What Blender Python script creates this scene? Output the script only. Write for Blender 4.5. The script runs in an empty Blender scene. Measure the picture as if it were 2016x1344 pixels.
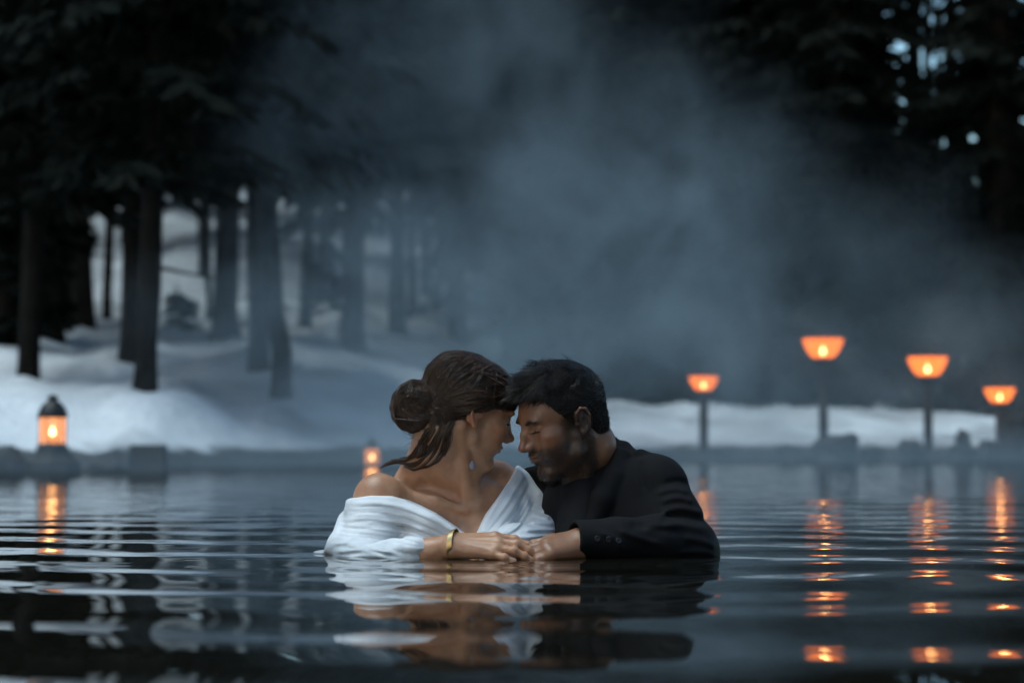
import bpy, math, random
import numpy as np
from mathutils import Vector, Matrix

random.seed(7)
rng = np.random.default_rng(11)
SC = bpy.context.scene
COL = SC.collection

# ------------------------------------------------------------------ camera
FPX = 3920.0                                   # focal length in photograph pixels (70 mm lens)
CAM_Z = 0.247
TILT = math.atan((858 - 672) / FPX)
cam_data = bpy.data.cameras.new('camera')
cam = bpy.data.objects.new('camera', cam_data)
COL.objects.link(cam)
cam.location = (0, 0, CAM_Z)
cam.rotation_euler = (math.pi / 2 + TILT, 0, 0)
cam_data.lens = 70.0
cam_data.sensor_width = 36.0
cam_data.clip_start = 0.05
cam_data.clip_end = 900
cam_data.dof.use_dof = True
cam_data.dof.focus_distance = 4.2
cam_data.dof.aperture_fstop = 3.0
SC.camera = cam

# ------------------------------------------------------------------ sky, sun, exposure
SUN_EL, SUN_AZ = math.radians(7.0), math.radians(215.0)
world = bpy.data.worlds.new('World')
SC.world = world
world.use_nodes = True
wn = world.node_tree
bg = wn.nodes['Background']
sky = wn.nodes.new('ShaderNodeTexSky')
sky.sky_type = 'NISHITA'
sky.sun_disc = False
sky.sun_elevation = SUN_EL
sky.sun_rotation = SUN_AZ
sky.air_density = 1.0
sky.dust_density = 1.0
sky.ozone_density = 2.5
wn.links.new(sky.outputs['Color'], bg.inputs['Color'])
bg.inputs['Strength'].default_value = 0.10
sun_data = bpy.data.lights.new('sun', 'SUN')
sun_data.energy = 0.85
sun_data.angle = math.radians(40)
sun_data.color = (0.80, 0.95, 1.0)
sun = bpy.data.objects.new('sun', sun_data)
COL.objects.link(sun)
sun.rotation_euler = Vector((0.34, 0.06, -1.0)).to_track_quat('-Z', 'Y').to_euler()
SC.view_settings.view_transform = 'Standard'
SC.view_settings.look = 'None'
SC.view_settings.gamma = 1.0
SC.view_settings.use_curve_mapping = False
SC.view_settings.exposure = 1.52
SC.render.engine = 'CYCLES'
SC.cycles.max_bounces = 6
SC.cycles.diffuse_bounces = 2
SC.cycles.glossy_bounces = 3
SC.cycles.transmission_bounces = 4
SC.cycles.transparent_max_bounces = 8
SC.cycles.volume_bounces = 0
SC.cycles.volume_step_rate = 2.2
SC.cycles.volume_max_steps = 96
SC.cycles.sample_clamp_indirect = 3.0
SC.cycles.use_denoising = True
SC.cycles.use_adaptive_sampling = True
SC.cycles.adaptive_threshold = 0.025
SC.cycles.adaptive_min_samples = 32

# ------------------------------------------------------------------ helpers
def at(px, py, Y):
    """world point seen at photograph pixel (px, py) at depth Y"""
    x = (px - 1008) / FPX
    v = (672 - py) / FPX
    dy = math.cos(TILT) - v * math.sin(TILT)
    dz = math.sin(TILT) + v * math.cos(TILT)
    k = Y / dy
    return np.array([x * k, Y, CAM_Z + dz * k])

YS = 4.26
def P(px, py, d=0.0):
    return at(px, py, YS + d)

def link(o, parent=None):
    COL.objects.link(o)
    if parent is not None:
        o.parent = parent
        o.matrix_parent_inverse = parent.matrix_world.inverted()
    return o

def tag(o, label=None, cat=None, group=None, kind=None):
    if label: o['label'] = label
    if cat: o['category'] = cat
    if group: o['group'] = group
    if kind: o['kind'] = kind
    return o

def empty(name, loc=(0, 0, 0)):
    o = bpy.data.objects.new(name, None)
    o.empty_display_size = 0.1
    o.location = loc
    o.matrix_world = Matrix.Translation(Vector(loc))
    COL.objects.link(o)
    return o

def mesh_obj(name, V, F, mat, parent=None, smooth=True):
    me = bpy.data.meshes.new(name)
    V = np.asarray(V, dtype=np.float32)
    if isinstance(F, np.ndarray):
        n, k = F.shape
        me.vertices.add(len(V)); me.vertices.foreach_set('co', V.ravel())
        me.loops.add(n * k); me.loops.foreach_set('vertex_index', F.ravel().astype(np.int32))
        me.polygons.add(n)
        me.polygons.foreach_set('loop_start', np.arange(0, n * k, k, dtype=np.int32))
        me.polygons.foreach_set('loop_total', np.full(n, k, dtype=np.int32))
        me.update(calc_edges=True)
        me.validate()
    else:
        me.from_pydata([tuple(map(float, v)) for v in V], [], F)
        me.update()
    if smooth:
        me.polygons.foreach_set('use_smooth', np.ones(len(me.polygons), dtype=bool))
    if mat: me.materials.append(mat)
    o = bpy.data.objects.new(name, me)
    if parent is not None:
        root = parent
        while root.parent is not None: root = root.parent
        me.transform(Matrix.Translation(-root.location))
    COL.objects.link(o)
    if parent is not None:
        o.parent = parent
    return o

def attr(o, name, vals):
    a = o.data.attributes.new(name, 'FLOAT', 'POINT')
    a.data.foreach_set('value', np.asarray(vals, dtype=np.float32))

class MB:
    """collects simple solids into one mesh"""
    def __init__(s): s.v = []; s.f = []
    def add(s, V, F):
        n = len(s.v); s.v += [tuple(map(float, v)) for v in V]; s.f += [tuple(i + n for i in f) for f in F]
    def box(s, c, d, taper=1.0, rot=0.0):
        x, y, z = d[0] / 2, d[1] / 2, d[2] / 2
        V = []
        for k, t in ((-z, 1.0), (z, taper)):
            for (i, j) in ((-1, -1), (1, -1), (1, 1), (-1, 1)):
                X, Yy = i * x * t, j * y * t
                V.append((c[0] + X * math.cos(rot) - Yy * math.sin(rot), c[1] + X * math.sin(rot) + Yy * math.cos(rot), c[2] + k))
        s.add(V, [(3, 2, 1, 0), (4, 5, 6, 7), (0, 1, 5, 4), (1, 2, 6, 5), (2, 3, 7, 6), (3, 0, 4, 7)])
    def lathe(s, prof, c=(0, 0, 0), n=20, closed=True):
        V = []; F = []
        for (r, z) in prof:
            for i in range(n):
                a = 2 * math.pi * i / n
                V.append((c[0] + r * math.cos(a), c[1] + r * math.sin(a), c[2] + z))
        for k in range(len(prof) - 1):
            for i in range(n):
                j = (i + 1) % n
                F.append((k * n + i, k * n + j, (k + 1) * n + j, (k + 1) * n + i))
        if closed:
            F.append(tuple(reversed(range(n))))
            F.append(tuple(range((len(prof) - 1) * n, len(prof) * n)))
        s.add(V, F)
    def tube(s, pts, rad, n=6):
        pts = [np.array(p, float) for p in pts]
        V = []; F = []
        for k, p in enumerate(pts):
            t = pts[min(k + 1, len(pts) - 1)] - pts[max(k - 1, 0)]
            t /= np.linalg.norm(t) + 1e-9
            a = np.cross(t, (0.31, 0.2, 0.93)); a /= np.linalg.norm(a) + 1e-9
            b = np.cross(t, a)
            r = rad[k] if hasattr(rad, '__len__') else rad
            for i in range(n):
                w = 2 * math.pi * i / n
                V.append(p + r * (a * math.cos(w) + b * math.sin(w)))
        for k in range(len(pts) - 1):
            for i in range(n):
                j = (i + 1) % n
                F.append((k * n + i, k * n + j, (k + 1) * n + j, (k + 1) * n + i))
        F.append(tuple(reversed(range(n)))); F.append(tuple(range((len(pts) - 1) * n, len(pts) * n)))
        s.add(V, F)
    def build(s, name, mat, parent=None, smooth=False):
        return mesh_obj(name, np.array(s.v), s.f, mat, parent, smooth)

# ---- materials
class NT:
    def __init__(s, m): s.t = m.node_tree; s.n = s.t.nodes; s.l = s.t.links
    def new(s, t, **kw):
        n = s.n.new(t)
        for k, v in kw.items():
            if k.startswith('i_'):
                n.inputs[int(k[2:]) if k[2:].isdigit() else k[2:].replace('_', ' ')].default_value = v
            else: setattr(n, k, v)
        return n
    def link(s, a, b): s.l.new(a, b)

def mat(name, color, rough=0.6, spec=0.5, metal=0.0, bump=None, var=None, sss=0.0):
    m = bpy.data.materials.new(name); m.use_nodes = True
    t = NT(m); b = t.n['Principled BSDF']
    b.inputs['Base Color'].default_value = (*color, 1)
    b.inputs['Roughness'].default_value = rough
    b.inputs['Specular IOR Level'].default_value = spec
    b.inputs['Metallic'].default_value = metal
    if sss:
        b.inputs['Subsurface Weight'].default_value = sss
        b.inputs['Subsurface Radius'].default_value = (0.012, 0.004, 0.002)
        b.inputs['Subsurface Scale'].default_value = 1.0
    co = t.new('ShaderNodeTexCoord')
    if var:                      # (scale, amount)
        nz = t.new('ShaderNodeTexNoise'); nz.inputs['Scale'].default_value = var[0]; nz.inputs['Detail'].default_value = 5
        t.link(co.outputs['Object'], nz.inputs['Vector'])
        mr = t.new('ShaderNodeMapRange'); mr.inputs[1].default_value = 0.3; mr.inputs[2].default_value = 0.7
        mr.inputs[3].default_value = 1 - var[1]; mr.inputs[4].default_value = 1 + var[1]
        t.link(nz.outputs[0], mr.inputs[0])
        mx = t.new('ShaderNodeVectorMath', operation='SCALE'); mx.inputs[0].default_value = color
        t.link(mr.outputs[0], mx.inputs['Scale']); t.link(mx.outputs[0], b.inputs['Base Color'])
    if bump:                     # (scale, distance)
        nz = t.new('ShaderNodeTexNoise'); nz.inputs['Scale'].default_value = bump[0]; nz.inputs['Detail'].default_value = 6
        t.link(co.outputs['Object'], nz.inputs['Vector'])
        bp = t.new('ShaderNodeBump'); bp.inputs['Strength'].default_value = 1.0; bp.inputs['Distance'].default_value = bump[1]
        t.link(nz.outputs[0], bp.inputs['Height']); t.link(bp.outputs[0], b.inputs['Normal'])
    return m

# ---- signed-distance modelling (for the bodies and their clothes)
class Grid:
    def __init__(s, lo, hi, h):
        s.lo = np.array(lo, float); s.h = h
        s.n = np.ceil((np.array(hi) - s.lo) / h).astype(int) + 1
        s.F = np.full(s.n, 0.06, dtype=np.float32)
        s.ax = [(s.lo[i] + h * np.arange(s.n[i])).astype(np.float32) for i in range(3)]
    def sl(s, blo, bhi):
        a = np.clip(np.floor((np.array(blo) - s.lo) / s.h).astype(int), 0, s.n)
        b = np.clip(np.ceil((np.array(bhi) - s.lo) / s.h).astype(int) + 1, 0, s.n)
        return tuple(slice(int(i), int(j)) for i, j in zip(a, b))
    def _pts(s, q):
        return s.ax[0][q[0]][:, None, None], s.ax[1][q[1]][None, :, None], s.ax[2][q[2]][None, None, :]
    def _mix(s, q, d, k, op):
        a = s.F[q]
        if op == 'u':
            if k <= 0: s.F[q] = np.minimum(a, d)
            else:
                t = np.clip(0.5 + 0.5 * (a - d) / k, 0, 1); s.F[q] = a * (1 - t) + d * t - k * t * (1 - t)
        elif op == 's':
            d = -d; k = max(k, 1e-5)
            t = np.clip(0.5 + 0.5 * (d - a) / k, 0, 1); s.F[q] = a * (1 - t) + d * t + k * t * (1 - t)
    def cone(s, p0, p1, r0, r1, k=0.012, op='u'):
        p0 = np.array(p0, np.float32); p1 = np.array(p1, np.float32)
        m = max(r0, r1) + k + 0.022
        q = s.sl(np.minimum(p0, p1) - m, np.maximum(p0, p1) + m)
        X, Y, Z = s._pts(q)
        if min(len(X), Y.shape[1], Z.shape[2]) == 0: return
        d = p1 - p0; L = float(d @ d) + 1e-12
        X = X - p0[0]; Y = Y - p0[1]; Z = Z - p0[2]
        t = np.clip((X * d[0] + Y * d[1] + Z * d[2]) / L, 0, 1)
        D = np.sqrt((X - t * d[0]) ** 2 + (Y - t * d[1]) ** 2 + (Z - t * d[2]) ** 2) - (r0 + (r1 - r0) * t)
        s._mix(q, D, k, op)
    def chain(s, pts, rad, k=0.012, op='u'):
        for i in range(len(pts) - 1): s.cone(pts[i], pts[i + 1], rad[i], rad[i + 1], k, op)
    def ell(s, c, r, R=None, k=0.012, op='u'):
        """ellipsoid, R rows are its axes"""
        c = np.array(c, np.float32); r = np.array(r, np.float32)
        m = float(r.max()) + k + 0.022
        q = s.sl(c - m, c + m)
        X, Y, Z = s._pts(q)
        if min(len(X), Y.shape[1], Z.shape[2]) == 0: return
        X = X - c[0]; Y = Y - c[1]; Z = Z - c[2]
        if R is None: R = np.eye(3)
        A = [(X * R[i][0] + Y * R[i][1] + Z * R[i][2]) for i in range(3)]
        k0 = np.sqrt(sum((A[i] / r[i]) ** 2 for i in range(3)))
        k1 = np.sqrt(sum((A[i] / r[i] ** 2) ** 2 for i in range(3))) + 1e-6
        D = k0 * (k0 - 1) / k1
        s._mix(q, D, k, op)
    def sample(s, Pn):
        g = (np.asarray(Pn) - s.lo) / s.h
        i = np.clip(np.floor(g).astype(int), 0, s.n - 2)
        f = np.clip(g - i, 0, 1)
        out = 0
        for a in (0, 1):
            for b in (0, 1):
                for c in (0, 1):
                    w = (f[:, 0] if a else 1 - f[:, 0]) * (f[:, 1] if b else 1 - f[:, 1]) * (f[:, 2] if c else 1 - f[:, 2])
                    out = out + w * s.F[i[:, 0] + a, i[:, 1] + b, i[:, 2] + c]
        return out
    def grad(s, Pn):
        e = s.h; g = np.zeros((len(Pn), 3))
        for a in range(3):
            dd = np.zeros(3); dd[a] = e
            g[:, a] = s.sample(Pn + dd) - s.sample(Pn - dd)
        return g / (np.linalg.norm(g, axis=1)[:, None] + 1e-9)
    def blur(s, n=1):
        for _ in range(n):
            for a in range(3):
                F = s.F; G = F.copy()
                sl = [slice(None)] * 3; lo = sl[:]; hi = sl[:]; mi = sl[:]
                lo[a] = slice(0, -2); hi[a] = slice(2, None); mi[a] = slice(1, -1)
                G[tuple(mi)] = 0.25 * F[tuple(lo)] + 0.5 * F[tuple(mi)] + 0.25 * F[tuple(hi)]
                s.F = G
    def mesh(s):
        F = s.F.copy()
        for a in range(3):                         # close the surface at the borders
            sl = [slice(None)] * 3
            sl[a] = 0; F[tuple(sl)] = 0.02
            sl[a] = -1; F[tuple(sl)] = 0.02
        S = F < 0
        cnt = np.zeros(np.array(F.shape) - 1, np.int8)
        for a in (0, 1):
            for b in (0, 1):
                for c in (0, 1):
                    cnt += S[a:F.shape[0] - 1 + a, b:F.shape[1] - 1 + b, c:F.shape[2] - 1 + c]
        act = (cnt > 0) & (cnt < 8)
        idx = np.argwhere(act)
        vid = np.full(cnt.shape, -1, np.int32); vid[act] = np.arange(len(idx))
        corners = [(a, b, c) for a in (0, 1) for b in (0, 1) for c in (0, 1)]
        val = {c: F[idx[:, 0] + c[0], idx[:, 1] + c[1], idx[:, 2] + c[2]] for c in corners}
        acc = np.zeros((len(idx), 3)); num = np.zeros(len(idx))
        for c in corners:
            for a in range(3):
                if c[a] == 0:
                    e = list(c); e[a] = 1; e = tuple(e)
                    v0, v1 = val[c], val[e]
                    x = (v0 < 0) != (v1 < 0)
                    t = np.where(x, v0 / np.where(x, v0 - v1, 1), 0)
                    for i in range(3): acc[:, i] += np.where(x, c[i] + (t if i == a else 0), 0)
                    num += x
        V = s.lo + (idx + acc / num[:, None]) * s.h
        Q = []
        for a in range(3):
            b, c = (a + 1) % 3, (a + 2) % 3
            lo = [slice(1, -1)] * 3; lo[a] = slice(0, -1)
            hi = lo[:]; hi[a] = slice(1, None)
            lo = tuple(lo); hi = tuple(hi)
            x = S[lo] != S[hi]
            e = np.argwhere(x)
            off = np.ones(3, int); off[a] = 0
            e = e + off
            ins = S[e[:, 0], e[:, 1], e[:, 2]]
            def cell(db, dc):
                g = e.copy(); g[:, b] -= db; g[:, c] -= dc
                return vid[g[:, 0], g[:, 1], g[:, 2]]
            quad = np.stack([cell(1, 1), cell(0, 1), cell(0, 0), cell(1, 0)], 1)
            quad[~ins] = quad[~ins][:, ::-1]
            Q.append(quad)
        Q = np.concatenate(Q)
        Q = Q[(Q >= 0).all(1)]
        return V, Q

def cam_hit(G, pxs, dnear=-0.4, dfar=0.4, n=200):
    """first point of the solid G seen at each photograph pixel (or None row)"""
    out = np.full((len(pxs), 3), np.nan)
    ds = np.linspace(dnear, dfar, n)
    for i, (px, py) in enumerate(pxs):
        pts = np.array([P(px, py, d) for d in ds])
        v = G.sample(pts)
        j = np.argmax(v < 0)
        if v[j] < 0: out[i] = pts[j]
    return out

def strands(name, curves, rad, mat_, parent, sides=3, taper=0.35):
    """curves (n, m, 3): thin tapering tubes in one mesh"""
    C = np.asarray(curves, float); n, m, _ = C.shape
    T = np.gradient(C, axis=1); T /= np.linalg.norm(T, axis=2)[..., None] + 1e-9
    A = np.cross(T, np.array([0.3, 0.77, 0.56])); A /= np.linalg.norm(A, axis=2)[..., None] + 1e-9
    B = np.cross(T, A)
    r = (np.asarray(rad).reshape(-1, 1) * np.ones((n, m))) * (1 - (1 - taper) * np.linspace(0, 1, m) ** 2)[None]
    V = np.stack([C + r[..., None] * (A * math.cos(w) + B * math.sin(w)) for w in 2 * math.pi * np.arange(sides) / sides], 2)
    base = (np.arange(n)[:, None, None] * m + np.arange(m - 1)[None, :, None]) * sides
    i = np.arange(sides)[None, None, :]; j = (i + 1) % sides
    F = np.stack([base + i, base + j, base + sides + j, base + sides + i], -1).reshape(-1, 4)
    return mesh_obj(name, V.reshape(-1, 3), F, mat_, parent)

def resample(pts, m):
    pts = np.asarray(pts, float)
    # Catmull-Rom through the points
    q = np.vstack([2 * pts[0] - pts[1], pts, 2 * pts[-1] - pts[-2]])
    t = np.linspace(0, len(pts) - 1 - 1e-6, m); i = t.astype(int); f = (t - i)[:, None]
    p0, p1, p2, p3 = q[i], q[i + 1], q[i + 2], q[i + 3]
    return 0.5 * (2 * p1 + (p2 - p0) * f + (2 * p0 - 5 * p1 + 4 * p2 - p3) * f ** 2 + (3 * p1 - p0 - 3 * p2 + p3) * f ** 3)

def smoothstep(a, b, x):
    t = np.clip((x - a) / (b - a), 0, 1); return t * t * (3 - 2 * t)

# ================================================================== the setting
M_SNOW = bpy.data.materials.new('snow'); M_SNOW.use_nodes = True
def _snow():
    t = NT(M_SNOW); b = t.n['Principled BSDF']
    b.inputs['Roughness'].default_value = 0.75; b.inputs['Specular IOR Level'].default_value = 0.2
    geo = t.new('ShaderNodeNewGeometry'); sep = t.new('ShaderNodeSeparateXYZ')
    t.link(geo.outputs['Position'], sep.inputs[0])
    nz = t.new('ShaderNodeTexNoise'); nz.inputs['Scale'].default_value = 3.5; nz.inputs['Detail'].default_value = 8
    t.link(geo.outputs['Position'], nz.inputs['Vector'])
    ad = t.new('ShaderNodeMath', operation='MULTIPLY_ADD'); ad.inputs[1].default_value = 0.16
    t.link(nz.outputs[0], ad.inputs[0]); t.link(sep.outputs['Z'], ad.inputs[2])
    mr = t.new('ShaderNodeMapRange'); mr.inputs[1].default_value = 0.20; mr.inputs[2].default_value = 0.25
    t.link(ad.outputs[0], mr.inputs[0])
    # patches of needles and bark litter on the snow
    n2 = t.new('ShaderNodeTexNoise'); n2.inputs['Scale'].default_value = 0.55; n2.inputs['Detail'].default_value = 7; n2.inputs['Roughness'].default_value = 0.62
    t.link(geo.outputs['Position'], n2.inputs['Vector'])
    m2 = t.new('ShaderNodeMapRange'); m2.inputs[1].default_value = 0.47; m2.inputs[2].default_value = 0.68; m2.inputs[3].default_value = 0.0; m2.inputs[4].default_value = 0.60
    # litter spread wider with depth, putting the hill's shade into the snow colour
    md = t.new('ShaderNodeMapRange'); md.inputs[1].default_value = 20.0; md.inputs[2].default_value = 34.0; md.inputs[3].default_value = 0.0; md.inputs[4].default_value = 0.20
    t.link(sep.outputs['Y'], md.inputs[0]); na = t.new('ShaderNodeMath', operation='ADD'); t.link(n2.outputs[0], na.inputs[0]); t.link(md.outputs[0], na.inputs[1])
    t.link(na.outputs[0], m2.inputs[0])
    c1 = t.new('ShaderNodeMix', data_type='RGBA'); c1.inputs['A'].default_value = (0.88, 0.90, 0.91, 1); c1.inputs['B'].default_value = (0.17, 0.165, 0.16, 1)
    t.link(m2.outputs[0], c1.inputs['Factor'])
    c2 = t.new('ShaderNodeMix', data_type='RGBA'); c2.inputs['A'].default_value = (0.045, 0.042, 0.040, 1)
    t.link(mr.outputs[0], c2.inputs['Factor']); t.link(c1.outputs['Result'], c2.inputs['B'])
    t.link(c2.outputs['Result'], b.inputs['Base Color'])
    n3 = t.new('ShaderNodeTexNoise'); n3.inputs['Scale'].default_value = 6; n3.inputs['Detail'].default_value = 8
    t.link(geo.outputs['Position'], n3.inputs['Vector'])
    bp = t.new('ShaderNodeBump'); bp.inputs['Distance'].default_value = 0.10; bp.inputs['Strength'].default_value = 0.6
    t.link(n3.outputs[0], bp.inputs['Height']); t.link(bp.outputs[0], b.inputs['Normal'])
_snow()

def shore_y(x):
    x = np.asarray(x, float)
    return 0.16 * np.sin(x * 3.1 + 0.5) + 0.09 * np.sin(x * 7.3 + 1.0) + 0.05 * np.sin(x * 15.7) + np.interp(x, [-16, -8, -4.6, -3.2, -1.4, 0.5, 3, 6, 12, 16], [11.5, 12.3, 13.4, 14.4, 16.6, 19.0, 20.0, 19.6, 17.5, 16.5])
def lumps(x, y):
    return 0.05 * np.sin(x * 1.7 + 0.6 * np.sin(y * 1.1)) + 0.05 * np.sin(y * 1.3 + x * 0.7 + 1.0) + 0.03 * np.sin(x * 3.9 - y * 2.3) + 0.10 * np.sin(x * 0.55 + y * 0.33 + 2.0)
def ground_z(x, y):
    x = np.asarray(x, float); y = np.asarray(y, float)
    t = np.maximum(np.maximum(y - shore_y(x), np.abs(x) - 15), -(y + 10))
    hl = np.interp(t, [-1.2, -0.3, 0, 0.15, 0.8, 2.2, 3.6, 7, 13, 20, 46, 90, 300], [-1.1, -0.5, -0.06, 0.11, 0.22, 0.56, 0.68, 0.92, 1.50, 2.2, 7.0, 14, 30])
    hr = np.interp(t, [-1.2, -0.3, 0, 0.15, 1.4, 3.0, 6.0, 7.5, 11, 16, 30, 90, 300], [-1.1, -0.5, -0.06, 0.08, 0.14, 0.30, 0.66, 0.70, 0.45, 0.55, 1.6, 9, 26])
    hr = np.where(t > 1.4, 0.14 + (hr - 0.14) * np.where(t < 12, np.interp(x, [2.5, 6.5, 9], [1.0, 0.55, 0.5]), 1), hr)
    w = smoothstep(1.2, -1.6, x)
    z = hl * w + hr * (1 - w)
    return z + lumps(x, y) * smoothstep(1.0, 5.0, t) * (0.35 + 0.65 * w) + (0.02 * np.sin(x * 5 + y) + 0.028 * np.sin(x * 4.3 + 2) + 0.022 * np.sin(x * 9.1 + y * 3) + 0.012 * np.sin(x * 19 + 1)) * smoothstep(0, 0.3, t)

gx = np.concatenate([np.linspace(-150, -16, 50), np.linspace(-15.9, 15.9, 170), np.linspace(16, 150, 50)])
gy = np.concatenate([np.linspace(-60, -11, 16), np.linspace(-10.8, 11, 24), np.linspace(11.1, 34, 150), np.linspace(34.4, 80, 90), np.linspace(81, 300, 50)])
GX, GY = np.meshgrid(gx, gy, indexing='ij')
V = np.stack([GX, GY, ground_z(GX, GY)], -1).reshape(-1, 3)
def grid_faces(n, m):
    i = np.arange(n - 1)[:, None] * m + np.arange(m - 1)[None]
    return np.stack([i, i + m, i + m + 1, i + 1], -1).reshape(-1, 4)
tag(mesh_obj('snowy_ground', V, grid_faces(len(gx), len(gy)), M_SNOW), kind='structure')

# ---- water
M_WATER = bpy.data.materials.new('pool_water'); M_WATER.use_nodes = True
def _water():
    t = NT(M_WATER); b = t.n['Principled BSDF']
    b.inputs['Base Color'].default_value = (0.009, 0.0085, 0.006, 1)
    b.inputs['Roughness'].default_value = 0.015; b.inputs['IOR'].default_value = 1.333
    geo = t.new('ShaderNodeNewGeometry')
    mp = t.new('ShaderNodeMapping'); mp.inputs['Scale'].default_value = (0.55, 1.6, 1)
    t.link(geo.outputs['Position'], mp.inputs['Vector'])
    nz = t.new('ShaderNodeTexNoise'); nz.inputs['Scale'].default_value = 5.0; nz.inputs['Detail'].default_value = 3; nz.inputs['Roughness'].default_value = 0.45
    t.link(mp.outputs[0], nz.inputs['Vector'])
    # fine ruffles further out, glassy close by
    sep = t.new('ShaderNodeSeparateXYZ'); t.link(geo.outputs['Position'], sep.inputs[0])
    mr = t.new('ShaderNodeMapRange'); mr.inputs[1].default_value = 3.2; mr.inputs[2].default_value = 7.0; mr.inputs[3].default_value = 0.06; mr.inputs[4].default_value = 1.0
    t.link(sep.outputs['Y'], mr.inputs[0])
    bp = t.new('ShaderNodeBump'); bp.inputs['Distance'].default_value = 0.0042
    t.link(mr.outputs[0], bp.inputs['Strength'])
    t.link(nz.outputs[0], bp.inputs['Height']); t.link(bp.outputs[0], b.inputs['Normal'])
_water()
wx = np.concatenate([np.linspace(-17, -3.2, 40), np.linspace(-3.15, 3.15, 200), np.linspace(3.2, 17, 40)])
wy = np.concatenate([np.linspace(-12, 0.95, 12), np.linspace(1.0, 9.0, 470), np.linspace(9.1, 24, 60)])
WX, WY = np.meshgrid(wx, wy, indexing='ij')
def wave(x, y):
    r = np.hypot(x - 0.02, (y - 4.2))
    wob = 0.10 * np.sin(x * 1.3 + 0.7) + 0.06 * np.sin(x * 2.9 + y * 0.8) + 0.05 * np.sin(y * 1.9 + 2.0)
    z = 0.0008 * np.sin(2 * math.pi * (r + wob * 0.5) / 0.30) * np.exp(-((r - 0.9) / 1.3) ** 2)
    z += 0.00014 * np.sin(2 * math.pi * (r + 0.3 * wob) / 0.145 + 1.2) * np.exp(-((r - 0.55) / 0.6) ** 2)
    q = y + 0.10 * x + wob
    z += 0.0021 * np.sin(2 * math.pi * q / 0.44 + 0.8) * (0.6 + 0.4 * np.sin(x * 0.9 + y * 1.7))
    z += 0.0005 * np.sin(2 * math.pi * (y * 0.8 + x * 0.6 + 0.5 * wob) / 0.33) * (0.5 + 0.5 * np.sin(y * 2.1 - x * 0.8 + 1.0))
    z += 0.0004 * np.sin(2 * math.pi * (y * 0.85 - x * 0.5 + 0.5 * wob) / 0.27 + 1.0) * (0.5 + 0.5 * np.sin(y * 1.4 + x * 1.3))
    q2 = y - 0.16 * x + 0.6 * wob
    z += 0.0003 * np.sin(2 * math.pi * q2 / 0.25 + 2.0) * (0.5 + 0.5 * np.sin(x * 1.6 - y * 1.1))
    z += 0.0026 * np.sin(2 * math.pi * (y + 0.22 * x + 0.8 * wob) / 0.60 + 2.2) * smoothstep(3.7, 2.6, y)
    e = np.hypot((x - 0.0) / 0.42, (y - 4.16) / 0.30) - 1
    z += 0.00028 * np.sin(2 * math.pi * (e + 0.15 * wob) / 0.20) * np.exp(-np.maximum(e, 0) / 0.55) * smoothstep(-0.3, 0.1, e)
    calm = 0.95
    edge = smoothstep(3.15, 2.4, np.abs(x)) * smoothstep(9.0, 7.0, y) * smoothstep(1.0, 1.4, y)
    return z * calm * edge
V = np.stack([WX, WY, wave(WX, WY)], -1).reshape(-1, 3)
tag(mesh_obj('water', V, grid_faces(len(wx), len(wy)), M_WATER), kind='structure')

# ---- steam rising off the hot water: one closed body of air with drifting plumes
PLUMES = [  # pixel, depth, radii (x, y, z), strength
    (680, 690, 17.6, (1.9, 2.2, 0.9), 1.25), (650, 560, 18.5, (1.4, 2.0, 1.6), 0.65), (710, 340, 18.5, (1.4, 2.0, 1.9), 0.45),
    (830, 110, 18.0, (1.6, 2.2, 2.0), 0.38), (930, 640, 15.5, (1.7, 2.4, 1.1), 0.75), (1190, 580, 15.5, (1.7, 2.4, 1.5), 0.45),
    (1310, 400, 15.5, (1.15, 2.0, 1.25), 0.56), (1440, 600, 15.5, (1.5, 2.2, 1.2), 0.42), (1640, 610, 16.5, (1.2, 2.0, 1.0), 0.30),
    (1110, 150, 17.0, (0.95, 2.0, 1.9), 0.50), (830, 830, 14.0, (2.2, 3.2, 0.55), 0.30), (1640, 730, 20.2, (2.6, 1.8, 0.75), 0.62)]
STEAM_DENSITY = 0.28
STEAM_LOW = 0.060
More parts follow.
